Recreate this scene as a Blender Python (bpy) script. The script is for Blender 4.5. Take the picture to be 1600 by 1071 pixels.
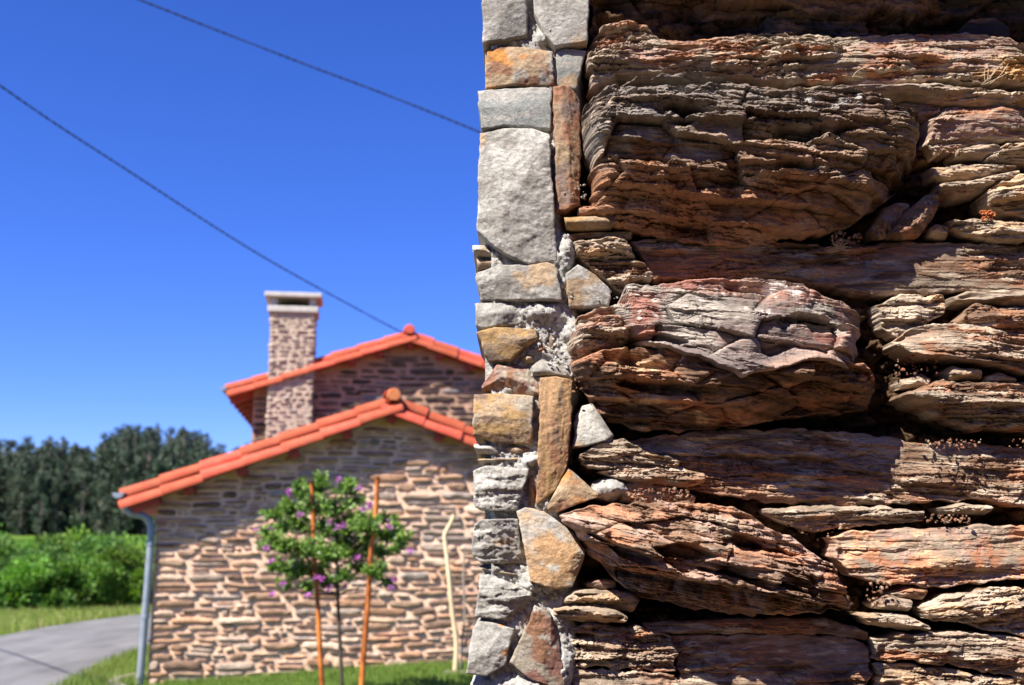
import bpy, math, random
import numpy as np
from mathutils import Vector, Matrix

for o in list(bpy.data.objects):
    bpy.data.objects.remove(o)
scene = bpy.context.scene
COL = scene.collection
random.seed(7)
rng = np.random.default_rng(7)

# ------------------------------------------------------------------ camera
F_PX = 1700.0                       # focal length in pixels of the 1600 px wide photograph
PITCH = math.atan(0.18)
CAM_H = 1.65
WALL_Y = 2.6                        # plane of the near wall
cam = bpy.data.cameras.new('camera')
cam.sensor_width = 36.0
cam.lens = 36.0 * F_PX / 1600.0
cam.clip_start = 0.05
cam.clip_end = 3000.0
cam.dof.use_dof = True
cam.dof.focus_distance = 2.55
cam.dof.aperture_fstop = 3.6
cam_ob = bpy.data.objects.new('camera', cam)
cam_ob.location = (0, 0, CAM_H)
cam_ob.rotation_euler = (math.pi / 2 + PITCH, 0, 0)
COL.objects.link(cam_ob)
scene.camera = cam_ob

# ------------------------------------------------------------------ light
SUN_TRAVEL = Vector((0.60, 0.60, -1.0)).normalized()
to_sun = -SUN_TRAVEL
elev = math.asin(to_sun.z)
azim = math.atan2(to_sun.x, to_sun.y)          # clockwise from +Y
world = bpy.data.worlds.new('World')
scene.world = world
world.use_nodes = True
wn = world.node_tree.nodes
wl = world.node_tree.links
wn.clear()
w_out = wn.new('ShaderNodeOutputWorld')
w_bg = wn.new('ShaderNodeBackground')
w_sky = wn.new('ShaderNodeTexSky')
w_sky.sky_type = 'NISHITA'
w_sky.sun_disc = False
w_sky.sun_elevation = elev
w_sky.sun_rotation = azim
w_sky.altitude = 1500
w_sky.air_density = 1.0
w_sky.dust_density = 0.0
w_sky.ozone_density = 3.0
w_hsv = wn.new('ShaderNodeHueSaturation')
w_hsv.inputs['Saturation'].default_value = 1.2
w_hsv.inputs['Hue'].default_value = 0.503
w_bg.inputs['Strength'].default_value = 0.055
wl.new(w_sky.outputs[0], w_hsv.inputs['Color'])
w_mul = wn.new('ShaderNodeMix')
w_mul.data_type = 'RGBA'; w_mul.blend_type = 'MULTIPLY'
w_mul.inputs['Factor'].default_value = 1.0
w_mul.inputs['B'].default_value = (0.78, 0.92, 1.66, 1)      # the photograph's deep royal blue
wl.new(w_hsv.outputs[0], w_mul.inputs['A'])
wl.new(w_mul.outputs['Result'], w_bg.inputs['Color'])
wl.new(w_bg.outputs[0], w_out.inputs['Surface'])
sun = bpy.data.lights.new('sun', 'SUN')
sun.energy = 5.0
sun.angle = math.radians(0.5)
sun.color = (1.0, 0.935, 0.83)
sun_ob = bpy.data.objects.new('sun', sun)
sun_ob.rotation_euler = SUN_TRAVEL.to_track_quat('-Z', 'Y').to_euler()
sun_ob.location = (-6, -4, 12)
COL.objects.link(sun_ob)
scene.view_settings.view_transform = 'Standard'
scene.view_settings.look = 'None'
scene.view_settings.gamma = 1.0
scene.view_settings.exposure = 1.25
scene.view_settings.use_curve_mapping = False
scene.cycles.max_bounces = 5
scene.cycles.diffuse_bounces = 3
scene.cycles.glossy_bounces = 2
scene.cycles.transmission_bounces = 3

# ------------------------------------------------------------------ helpers
def ray(px, py):
    a = (px - 800.0) / F_PX
    b = -(py - 535.5) / F_PX
    return np.array((a, math.cos(PITCH) - math.sin(PITCH) * b, math.sin(PITCH) + math.cos(PITCH) * b))

def at(px, py, Y):
    r = ray(px, py)
    t = Y / r[1]
    return Vector((r[0] * t, Y, CAM_H + r[2] * t))

def lerp(a, b, t):
    return a + (b - a) * t

def sstep(a, b, x):
    t = np.clip((x - a) / (b - a), 0, 1)
    return t * t * (3 - 2 * t)

def _h(ix, iy, seed):
    n = (ix.astype(np.int64) * 374761393 + iy.astype(np.int64) * 668265263 + int(seed) * 1274126177) & 0xFFFFFFFF
    n = ((n ^ (n >> 13)) * 1274126177) & 0xFFFFFFFF
    n = (n ^ (n >> 16)) & 0xFFFFFFFF
    return n.astype(np.float64) / 4294967295.0

def vnoise(x, y, seed=0):
    x = np.asarray(x, float); y = np.asarray(y, float)
    x, y = np.broadcast_arrays(x, y)
    ix = np.floor(x); iy = np.floor(y)
    fx = x - ix; fy = y - iy
    fx = fx * fx * (3 - 2 * fx); fy = fy * fy * (3 - 2 * fy)
    a = _h(ix, iy, seed); b = _h(ix + 1, iy, seed)
    c = _h(ix, iy + 1, seed); d = _h(ix + 1, iy + 1, seed)
    return (a + (b - a) * fx) * (1 - fy) + (c + (d - c) * fx) * fy

def fbm(x, y, seed=0, octv=4):
    s = 0; a = 0.5; t = 0
    for k in range(octv):
        s = s + a * vnoise(x, y, seed + 17 * k)
        t += a; a *= 0.5
        x = x * 2.03 + 5.1; y = y * 2.03 + 3.7
    return s / t

def worley(x, y, seed=0):
    ix = np.floor(x); iy = np.floor(y)
    f1 = np.full(x.shape, 9.0); f2 = np.full(x.shape, 9.0); idh = np.zeros(x.shape)
    for dx in (-1, 0, 1):
        for dy in (-1, 0, 1):
            cx = ix + dx; cy = iy + dy
            px = cx + _h(cx, cy, seed); py = cy + _h(cx, cy, seed + 5)
            d = np.hypot(px - x, py - y)
            h = _h(cx, cy, seed + 9)
            new = d < f1
            f2 = np.where(new, f1, np.minimum(f2, d))
            idh = np.where(new, h, idh); f1 = np.where(new, d, f1)
    return f1, f2, idh

def make_mesh(name, verts, quads=None, tris=None, cols=None, smooth=False):
    me = bpy.data.meshes.new(name)
    verts = np.asarray(verts, np.float32)
    nq = 0 if quads is None else len(quads)
    nt = 0 if tris is None else len(tris)
    idx = []
    if nq: idx.append(np.asarray(quads, np.int32).ravel())
    if nt: idx.append(np.asarray(tris, np.int32).ravel())
    idx = np.concatenate(idx)
    starts = np.concatenate([np.arange(nq, dtype=np.int32) * 4, nq * 4 + np.arange(nt, dtype=np.int32) * 3])
    me.vertices.add(len(verts)); me.vertices.foreach_set('co', verts.ravel())
    me.loops.add(len(idx)); me.loops.foreach_set('vertex_index', idx)
    me.polygons.add(nq + nt); me.polygons.foreach_set('loop_start', starts)
    me.update(calc_edges=True)
    me.polygons.foreach_set('use_smooth', np.full(nq + nt, bool(smooth)))
    if cols is not None:
        ca = me.color_attributes.new('Col', 'FLOAT_COLOR', 'POINT')
        c4 = np.ones((len(verts), 4), np.float32); c4[:, :3] = cols
        ca.data.foreach_set('color', c4.ravel())
    me.update()
    return me

def link(name, me, m=None, parent=None, loc=None, rot=None):
    o = bpy.data.objects.new(name, me)
    if m is not None and me is not None and not me.materials:
        me.materials.append(m)
    COL.objects.link(o)
    if parent is not None: o.parent = parent
    if loc is not None: o.location = loc
    if rot is not None: o.rotation_euler = rot
    return o

def thing(name, label, cat, loc=(0, 0, 0), rotz=0.0, group=None):
    o = bpy.data.objects.new(name, None)
    o.empty_display_size = 0.2
    COL.objects.link(o)
    o.location = loc; o.rotation_euler = (0, 0, rotz)
    return tag(o, label, cat, group)

def tag(o, label, cat, group=None):
    o['label'] = label; o['category'] = cat
    if group: o['group'] = group
    return o

class MB:
    """collects simple solids into one mesh"""
    def __init__(s): s.v = []; s.q = []; s.t = []; s.c = []
    def add(s, v, q=(), t=(), c=None):
        b = len(s.v)
        s.v += [tuple(p) for p in v]
        s.q += [tuple(i + b for i in f) for f in q]
        s.t += [tuple(i + b for i in f) for f in t]
        s.c += [c or (1, 1, 1)] * len(v)
    def box(s, x0, x1, y0, y1, z0, z1, bev=0.0, M=None):
        if bev <= 0:
            v = [(x, y, z) for x in (x0, x1) for y in (y0, y1) for z in (z0, z1)]
            q = [(0, 1, 3, 2), (4, 6, 7, 5), (0, 4, 5, 1), (2, 3, 7, 6), (0, 2, 6, 4), (1, 5, 7, 3)]
            t = []
        else:
            v = []; ids = {}
            for i, x in enumerate((x0, x1)):
                for j, y in enumerate((y0, y1)):
                    for k, z in enumerate((z0, z1)):
                        sx, sy, sz = (1 - 2 * i) * bev, (1 - 2 * j) * bev, (1 - 2 * k) * bev
                        ids[i, j, k, 0] = len(v); v.append((x, y + sy, z + sz))
                        ids[i, j, k, 1] = len(v); v.append((x + sx, y, z + sz))
                        ids[i, j, k, 2] = len(v); v.append((x + sx, y + sy, z))
            q = []; t = []
            for i in (0, 1):
                q.append([ids[i, 0, 0, 0], ids[i, 1, 0, 0], ids[i, 1, 1, 0], ids[i, 0, 1, 0]])
                q.append([ids[0, i, 0, 1], ids[1, i, 0, 1], ids[1, i, 1, 1], ids[0, i, 1, 1]])
                q.append([ids[0, 0, i, 2], ids[1, 0, i, 2], ids[1, 1, i, 2], ids[0, 1, i, 2]])
                for j in (0, 1):
                    q.append([ids[i, j, 0, 0], ids[i, j, 1, 0], ids[i, j, 1, 1], ids[i, j, 0, 1]])
                    q.append([ids[i, 0, j, 0], ids[i, 1, j, 0], ids[i, 1, j, 2], ids[i, 0, j, 2]])
                    q.append([ids[0, i, j, 1], ids[1, i, j, 1], ids[1, i, j, 2], ids[0, i, j, 2]])
                    for k in (0, 1):
                        t.append([ids[i, j, k, 0], ids[i, j, k, 1], ids[i, j, k, 2]])
        if M is not None: v = [tuple(M @ Vector(p)) for p in v]
        s.add(v, q, t)
        return s
    def tube(s, pts, rad, n=8, cap=True):
        pts = [Vector(p) for p in pts]
        if not hasattr(rad, '__len__'): rad = [rad] * len(pts)
        vs = []; up = None
        for i, p in enumerate(pts):
            d = (pts[min(i + 1, len(pts) - 1)] - pts[max(i - 1, 0)]).normalized()
            if up is None:
                up = Vector((0, 1, 0)) if abs(d.y) < 0.9 else Vector((1, 0, 0))
            a = (up - d * up.dot(d)).normalized(); b = d.cross(a); up = a
            for k in range(n):
                t = 2 * math.pi * k / n
                vs.append(p + (a * math.cos(t) + b * math.sin(t)) * rad[i])
        q = []
        for i in range(len(pts) - 1):
            for k in range(n):
                q.append((i * n + k, i * n + (k + 1) % n, (i + 1) * n + (k + 1) % n, (i + 1) * n + k))
        t = []
        if cap:
            for e, c in ((0, pts[0]), (len(pts) - 1, pts[-1])):
                vs.append(c); ci = len(vs) - 1
                for k in range(n):
                    t.append((e * n + k, e * n + (k + 1) % n, ci))
        s.add(vs, q, t)
        return s
    def mesh(s, name, smooth=False):
        return make_mesh(name, s.v, s.q, s.t, None, smooth)
    def build(s, name, m, parent=None, loc=None, rot=None, smooth=False):
        return link(name, s.mesh(name, smooth), m, parent, loc, rot)

def spline(pts, n):
    """Catmull-Rom through points"""
    P = [Vector(p) for p in pts]
    P = [P[0] * 2 - P[1]] + P + [P[-1] * 2 - P[-2]]
    out = []
    for i in range(1, len(P) - 2):
        for k in range(n):
            t = k / n
            a, b, c, d = P[i - 1], P[i], P[i + 1], P[i + 2]
            out.append(0.5 * ((2 * b) + (c - a) * t + (2 * a - 5 * b + 4 * c - d) * t * t + (3 * b - a - 3 * c + d) * t ** 3))
    out.append(P[-2])
    return out

# ------------------------------------------------------------------ materials
def new_mat(name):
    m = bpy.data.materials.new(name)
    m.use_nodes = True
    nt = m.node_tree
    b = nt.nodes['Principled BSDF']
    return m, nt, b

def node(nt, t, **kw):
    n = nt.nodes.new(t)
    for k, v in kw.items(): setattr(n, k, v)
    return n

def mapped_noise(nt, scale, vec_scale=(1, 1, 1), detail=6, rough=0.6, coord='pos', dist=0.0):
    if coord == 'pos':
        src = node(nt, 'ShaderNodeNewGeometry').outputs['Position']
    else:
        src = node(nt, 'ShaderNodeTexCoord').outputs['Object']
    mp = node(nt, 'ShaderNodeMapping')
    mp.inputs['Scale'].default_value = vec_scale
    nt.links.new(src, mp.inputs['Vector'])
    n = node(nt, 'ShaderNodeTexNoise')
    n.inputs['Scale'].default_value = scale
    n.inputs['Detail'].default_value = detail
    n.inputs['Roughness'].default_value = rough
    n.inputs['Distortion'].default_value = dist
    nt.links.new(mp.outputs[0], n.inputs['Vector'])
    return n

def rng_node(nt, src, lo, hi, flo=0.3, fhi=0.7):
    r = node(nt, 'ShaderNodeMapRange')
    r.inputs['From Min'].default_value = flo; r.inputs['From Max'].default_value = fhi
    r.inputs['To Min'].default_value = lo; r.inputs['To Max'].default_value = hi
    nt.links.new(src, r.inputs['Value'])
    return r.outputs[0]

def attr_mat(name, scale, stretch, lo, hi, bump, bump_dist, rough=0.88, spec=0.25, coord='pos', scale2=None):
    """vertex colour times fine grain, with fine relief"""
    m, nt, b = new_mat(name)
    a = node(nt, 'ShaderNodeAttribute', attribute_name='Col')
    n = mapped_noise(nt, scale, stretch, 8, 0.68, coord)
    v = rng_node(nt, n.outputs['Fac'], lo, hi)
    n3 = mapped_noise(nt, scale * 4.2, stretch, 5, 0.7, coord)
    v3 = rng_node(nt, n3.outputs['Fac'], 1 - (hi - lo) * .42, 1 + (hi - lo) * .42)
    mm = node(nt, 'ShaderNodeMath', operation='MULTIPLY')
    nt.links.new(v, mm.inputs[0]); nt.links.new(v3, mm.inputs[1]); v = mm.outputs[0]
    mx = node(nt, 'ShaderNodeVectorMath', operation='SCALE')
    nt.links.new(a.outputs['Color'], mx.inputs[0]); nt.links.new(v, mx.inputs['Scale'])
    nt.links.new(mx.outputs[0], b.inputs['Base Color'])
    b.inputs['Roughness'].default_value = rough
    b.inputs['Specular IOR Level'].default_value = spec
    if bump:
        n2 = mapped_noise(nt, scale2 or scale * 1.7, stretch, 8, 0.72, coord, 0.3)
        bp = node(nt, 'ShaderNodeBump')
        bp.inputs['Strength'].default_value = bump
        bp.inputs['Distance'].default_value = bump_dist
        nt.links.new(n2.outputs['Fac'], bp.inputs['Height'])
        nt.links.new(bp.outputs[0], b.inputs['Normal'])
    return m

def plain_mat(name, c1, c2, scale, stretch=(1, 1, 1), rough=0.7, spec=0.3, bump=0.0, bump_dist=0.01, coord='pos', metal=0.0, flo=0.3, fhi=0.7):
    m, nt, b = new_mat(name)
    n = mapped_noise(nt, scale, stretch, 6, 0.62, coord)
    v = rng_node(nt, n.outputs['Fac'], 0, 1, flo, fhi)
    mx = node(nt, 'ShaderNodeMix', data_type='RGBA')
    mx.inputs['A'].default_value = (*c1, 1); mx.inputs['B'].default_value = (*c2, 1)
    nt.links.new(v, mx.inputs['Factor'])
    nt.links.new(mx.outputs['Result'], b.inputs['Base Color'])
    b.inputs['Roughness'].default_value = rough
    b.inputs['Specular IOR Level'].default_value = spec
    b.inputs['Metallic'].default_value = metal
    if bump:
        bp = node(nt, 'ShaderNodeBump')
        bp.inputs['Strength'].default_value = bump
        bp.inputs['Distance'].default_value = bump_dist
        nt.links.new(n.outputs['Fac'], bp.inputs['Height'])
        nt.links.new(bp.outputs[0], b.inputs['Normal'])
    return m

def leaf_mat(name, rough=0.5, spec=0.35, trans=0.25):
    m, nt, b = new_mat(name)
    a = node(nt, 'ShaderNodeAttribute', attribute_name='Col')
    nt.links.new(a.outputs['Color'], b.inputs['Base Color'])
    b.inputs['Roughness'].default_value = rough
    b.inputs['Specular IOR Level'].default_value = spec
    tr = node(nt, 'ShaderNodeBsdfTranslucent')
    hs = node(nt, 'ShaderNodeHueSaturation')
    hs.inputs['Value'].default_value = 1.3
    hs.inputs['Saturation'].default_value = 1.1
    nt.links.new(a.outputs['Color'], hs.inputs['Color'])
    nt.links.new(hs.outputs[0], tr.inputs['Color'])
    ms = node(nt, 'ShaderNodeMixShader')
    ms.inputs[0].default_value = trans
    nt.links.new(b.outputs[0], ms.inputs[1]); nt.links.new(tr.outputs[0], ms.inputs[2])
    nt.links.new(ms.outputs[0], nt.nodes['Material Output'].inputs['Surface'])
    return m

M = {}
M['slate'] = attr_mat('slate', 55, (0.24, 1, 1.4), 0.62, 1.40, 0.42, 0.004, rough=0.8, spec=0.3)
M['slab'] = attr_mat('slab', 80, (1, 1, 1.3), 0.58, 1.30, 0.9, 0.0035, rough=0.82, spec=0.3)
M['core'] = attr_mat('mortar_and_earth', 130, (1, 1, 1), 0.6, 1.35, 1.0, 0.007, rough=0.95, spec=0.1)
M['fieldstone'] = attr_mat('field_stone', 22, (0.45, 0.45, 1.4), 0.55, 1.4, 0.8, 0.02, rough=0.9, spec=0.15)
M['mortar'] = plain_mat('lime_mortar', (0.66, 0.43, 0.30), (0.78, 0.55, 0.40), 9, rough=0.95, spec=0.1, bump=0.7, bump_dist=0.03)
M['mortar_shade'] = plain_mat('pink_mortar', (0.36, 0.215, 0.14), (0.50, 0.315, 0.215), 9, rough=0.95, spec=0.1, bump=0.7, bump_dist=0.03)  # pink mortar with the upper gable's shade mixed into its colour
M['chimney_mortar'] = plain_mat('chimney_mortar', (0.42, 0.325, 0.25), (0.50, 0.40, 0.31), 11, rough=0.95, spec=0.1, bump=0.7, bump_dist=0.03)
M['tile'] = plain_mat('terracotta_tile', (0.48, 0.066, 0.036), (0.58, 0.12, 0.068), 7, rough=0.75, spec=0.25, bump=0.15, bump_dist=0.01)
def tile_material():
    m = M['tile']; nt = m.node_tree; b = nt.nodes['Principled BSDF']
    src = b.inputs['Base Color'].links[0].from_socket
    oi = node(nt, 'ShaderNodeObjectInfo')
    hs = node(nt, 'ShaderNodeHueSaturation')
    nt.links.new(rng_node(nt, oi.outputs['Random'], .68, 1.04, 0, 1), hs.inputs['Value'])
    nt.links.new(rng_node(nt, oi.outputs['Random'], .498, .509, 1, 0), hs.inputs['Hue'])
    nt.links.new(src, hs.inputs['Color'])
    n = mapped_noise(nt, 3.2, (1, 1, 1), 7, .7)
    mx = node(nt, 'ShaderNodeMix', data_type='RGBA')
    mx.inputs['B'].default_value = (.20, .085, .05, 1)
    nt.links.new(rng_node(nt, n.outputs['Fac'], 0, .75, .56, .72), mx.inputs['Factor'])
    nt.links.new(hs.outputs[0], mx.inputs['A'])
    nt.links.new(mx.outputs['Result'], b.inputs['Base Color'])
tile_material()
M['tile_pale'] = plain_mat('ochre_tile', (0.46, 0.125, 0.05), (0.52, 0.20, 0.08), 14, rough=0.85, spec=0.2)
M['redwood'] = plain_mat('red_painted_timber', (0.30, 0.045, 0.03), (0.40, 0.075, 0.05), 8, (1, 0.2, 1), rough=0.6, spec=0.3)
M['zinc'] = plain_mat('grey_zinc', (0.23, 0.27, 0.32), (0.32, 0.36, 0.41), 10, rough=0.45, spec=0.5, metal=0.35)
M['concrete'] = plain_mat('pale_concrete', (0.36, 0.345, 0.315), (0.52, 0.50, 0.465), 8, rough=0.9, spec=0.2, bump=0.3)
M['soot'] = plain_mat('soot', (0.02, 0.02, 0.02), (0.04, 0.035, 0.03), 8, rough=0.95)
M['cable'] = plain_mat('cable_black', (0.015, 0.016, 0.018), (0.03, 0.03, 0.033), 20, rough=0.6)
M['stake'] = plain_mat('orange_stake_bark', (0.24, 0.055, 0.010), (0.62, 0.21, 0.04), 12, (1, 1, 0.35), rough=0.45, spec=0.4, bump=0.5, bump_dist=0.01, flo=0.4, fhi=0.6)
M['palewood'] = plain_mat('peeled_pale_wood', (0.60, 0.44, 0.25), (0.74, 0.60, 0.40), 10, (1, 1, 0.3), rough=0.7)
M['greywood'] = plain_mat('grey_wood', (0.22, 0.18, 0.15), (0.34, 0.29, 0.25), 10, (1, 1, 0.3), rough=0.85)
M['bark'] = plain_mat('dark_bark', (0.035, 0.028, 0.02), (0.10, 0.08, 0.06), 18, (1, 1, 0.4), rough=0.9, bump=0.4)
M['eucbark'] = plain_mat('eucalyptus_bark', (0.09, 0.075, 0.06), (0.20, 0.17, 0.14), 2, (1, 1, 0.3), rough=0.85)
M['leaf'] = leaf_mat('sapling_leaf', 0.42, 0.45, 0.25)
M['bushleaf'] = leaf_mat('bush_leaf', 0.55, 0.3, 0.3)
M['eucleaf'] = leaf_mat('eucalyptus_leaf', 0.55, 0.3, 0.12)
M['petal'] = leaf_mat('petal', 0.6, 0.2, 0.3)
M['grass'] = leaf_mat('grass_blade', 0.6, 0.25, 0.35)
M['drystem'] = plain_mat('dry_stem', (0.33, 0.24, 0.15), (0.52, 0.42, 0.30), 60, rough=0.8)
M['crumb'] = attr_mat('crumb', 160, (1, 1, 1), 0.6, 1.4, 0.5, 0.002)
M['asphalt'] = plain_mat('asphalt', (0.105, 0.105, 0.11), (0.195, 0.195, 0.198), 2.2, (1, 0.3, 1), rough=0.9, spec=0.2, bump=0.25)

def ground_material():
    m, nt, b = new_mat('grassy_ground')
    n1 = mapped_noise(nt, 0.35, (1, 1, 1), 6, 0.65)
    n2 = mapped_noise(nt, 14, (1, 1, 1), 6, 0.7)
    r = node(nt, 'ShaderNodeValToRGB')
    e = r.color_ramp.elements
    e[0].position = 0.32; e[0].color = (0.075, 0.135, 0.018, 1)
    e[1].position = 0.72; e[1].color = (0.20, 0.27, 0.05, 1)
    x = e.new(0.55); x.color = (0.11, 0.19, 0.026, 1)
    nt.links.new(n1.outputs['Fac'], r.inputs[0])
    s = node(nt, 'ShaderNodeVectorMath', operation='SCALE')
    nt.links.new(r.outputs[0], s.inputs[0])
    nt.links.new(rng_node(nt, n2.outputs['Fac'], 0.6, 1.4), s.inputs['Scale'])
    nt.links.new(s.outputs[0], b.inputs['Base Color'])
    b.inputs['Roughness'].default_value = 0.95
    b.inputs['Specular IOR Level'].default_value = 0.1
    bp = node(nt, 'ShaderNodeBump')
    bp.inputs['Strength'].default_value = 0.8; bp.inputs['Distance'].default_value = 0.06
    nt.links.new(n2.outputs['Fac'], bp.inputs['Height']); nt.links.new(bp.outputs[0], b.inputs['Normal'])
    return m
M['ground'] = ground_material()

# ------------------------------------------------------------------ ground, road
def gz(x, y):
    x = np.asarray(x, float); y = np.asarray(y, float)
    lawn = 0.17 * sstep(-4.4, -0.4, x) * sstep(6, 9, y) * (1 - sstep(15, 18, y))
    field = 2.0 * sstep(30, 150, y) + 14 * sstep(140, 420, y)
    return lawn + field

def build_ground():
    xs = np.concatenate([-np.geomspace(900, 12, 34), np.arange(-11.6, 8.1, 0.4), np.geomspace(9, 900, 34)])
    ys = np.concatenate([[-400, -200, -100, -50, -20, -8], np.arange(-2, 30, 0.5), np.geomspace(30.5, 1600, 60)])
    X, Y = np.meshgrid(xs, ys)
    Z = gz(X, Y)
    far = sstep(28, 40, Y)
    Z = Z + far * (fbm(X * 0.05, Y * 0.05, 3) - 0.5) * 0.5
    v = np.stack([X, Y, Z], -1).reshape(-1, 3)
    nx, ny = len(xs), len(ys)
    i = np.arange((ny - 1) * nx).reshape(ny - 1, nx)[:, :-1].ravel()
    q = np.stack([i, i + 1, i + nx + 1, i + nx], -1)
    o = link('ground', make_mesh('ground', v, q, smooth=True), M['ground'])
    o['kind'] = 'structure'
build_ground()

# far edge and near edge of the lane (metres on the ground)
ROAD_FAR = [(-3.0, -6.0), (-5.4, 2.0), (-7.4, 11.0), (-8.25, 15.5), (-8.75, 19.2), (-8.3, 24.0), (-5.5, 30.0), (2, 34), (14, 36)]
ROAD_NEAR = [(0.8, -6.0), (-1.8, 2.0), (-4.3, 9.0), (-5.05, 12.9), (-5.42, 16.4), (-5.2, 21.0), (-3.2, 26.0), (3, 30), (14, 32)]
def build_road():
    n = 12
    a = [Vector((p[0], p[1], 0.012)) for p in ROAD_FAR]; b = [Vector((p[0], p[1], 0.012)) for p in ROAD_NEAR]
    A = spline(a, n); B = spline(b, n)
    v = []; q = []
    for i, (p, s) in enumerate(zip(A, B)):
        for k in range(7):
            t = k / 6
            c = p.lerp(s, t)
            if k in (0, 6):
                j = (random.random() - 0.5) * 0.12
                c = c + (s - p).normalized() * j
            v.append((c.x, c.y, 0.012 + 0.03 * (1 - (2 * t - 1) ** 2)))
    for i in range(len(A) - 1):
        for k in range(6):
            q.append((i * 7 + k, (i + 1) * 7 + k, (i + 1) * 7 + k + 1, i * 7 + k + 1))
    o = link('road', make_mesh('road', v, q, smooth=True), M['asphalt'])
    o['kind'] = 'structure'
    return A, B
RA, RB = build_road()

def build_bounce_yard():  # unseen soil patch added to throw warm bounce light onto the walls
    xs = np.linspace(-3.4, 7.0, 60); ys = np.linspace(-9, 9.6, 90)
    X, Y = np.meshgrid(xs, ys)
    ex = .35 * (fbm(Y * .8, Y * 0 + 3, 9) - .5)
    X = X + np.where(X < -3.0, ex, 0)
    Z = gz(X, Y) + .02 + .02 * fbm(X * 1.3, Y * 1.3, 4)
    v = np.stack([X, Y, Z], -1).reshape(-1, 3)
    nx, ny = 60, 90
    i = np.arange((ny - 1) * nx).reshape(ny - 1, nx)[:, :-1].ravel()
    q = np.stack([i, i + 1, i + nx + 1, i + nx], -1)
    o = link('yard', make_mesh('yard', v, q, smooth=True), plain_mat('bare_soil', (.085, .045, .020), (.125, .070, .034), 30, rough=.95, spec=.1, bump=.8, bump_dist=.02))
    o['kind'] = 'structure'
build_bounce_yard()

def blades(name, pts, hmin, hmax, wid, pal, label, lean=0.35, parent=None):
    """grass blades; pts (n,3)"""
    n = len(pts)
    h = rng.uniform(hmin, hmax, n)
    ang = rng.uniform(0, 2 * math.pi, n)
    ln = rng.uniform(0, lean, n) * h
    la = rng.uniform(0, 2 * math.pi, n)
    w = wid * rng.uniform(0.6, 1.3, n)
    dx, dy = np.cos(ang) * w / 2, np.sin(ang) * w / 2
    v = np.zeros((n, 5, 3))
    v[:, 0] = pts + np.stack([dx, dy, 0 * h - 0.02], -1)
    v[:, 1] = pts - np.stack([dx, dy, 0 * h + 0.02], -1)
    mid = pts + np.stack([np.cos(la) * ln * 0.35, np.sin(la) * ln * 0.35, h * 0.6], -1)
    v[:, 2] = mid - np.stack([dx * 0.7, dy * 0.7, 0 * h], -1)
    v[:, 3] = mid + np.stack([dx * 0.7, dy * 0.7, 0 * h], -1)
    v[:, 4] = pts + np.stack([np.cos(la) * ln, np.sin(la) * ln, h], -1)
    b = np.arange(n) * 5
    q = np.stack([b, b + 1, b + 2, b + 3], -1)
    t = np.stack([b + 3, b + 2, b + 4], -1)
    pal = np.asarray(pal)
    c = pal[rng.integers(0, len(pal), n)] * rng.uniform(0.75, 1.25, (n, 1))
    o = link(name, make_mesh(name, v.reshape(-1, 3), q, t, np.repeat(c, 5, 0)), M['grass'], parent)
    o['kind'] = 'stuff'
    tag(o, label, 'grass')
    return o

def leaf_cards(centers, dirs, size, aspect=0.45):
    """one bent leaf (2 quads) per centre, growing along dirs"""
    n = len(centers)
    d = dirs / np.linalg.norm(dirs, axis=1, keepdims=True)
    r = rng.normal(size=(n, 3))
    s = np.cross(d, r); s /= np.linalg.norm(s, axis=1, keepdims=True) + 1e-9
    nn = np.cross(s, d)
    L = size[:, None]; W = L * aspect * 0.5
    v = np.zeros((n, 6, 3))
    v[:, 0] = centers - s * W * 0.35
    v[:, 1] = centers + s * W * 0.35
    mid = centers + d * L * 0.5 + nn * L * 0.08
    v[:, 2] = mid + s * W; v[:, 3] = mid - s * W
    tip = centers + d * L - nn * L * 0.02
    v[:, 4] = tip + s * W * 0.3; v[:, 5] = tip - s * W * 0.3
    b = np.arange(n) * 6
    q = np.concatenate([np.stack([b, b + 1, b + 2, b + 3], -1), np.stack([b + 3, b + 2, b + 4, b + 5], -1)])
    return v.reshape(-1, 3), q

def unit(n):
    v = rng.normal(size=(n, 3))
    return v / np.linalg.norm(v, axis=1, keepdims=True)

# ------------------------------------------------------------------ the near wall
def px2wall(pts, Y):
    out = []
    for p in pts:
        v = at(p[0], p[1], Y)
        out.append((v.x, v.z))
    return np.array(out)

def resample(P, n):
    d = np.concatenate([[0], np.cumsum(np.hypot(*np.diff(P, axis=0).T))])
    t = np.linspace(0, d[-1], n)
    return np.stack([np.interp(t, d, P[:, 0]), np.interp(t, d, P[:, 1])], -1)

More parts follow.
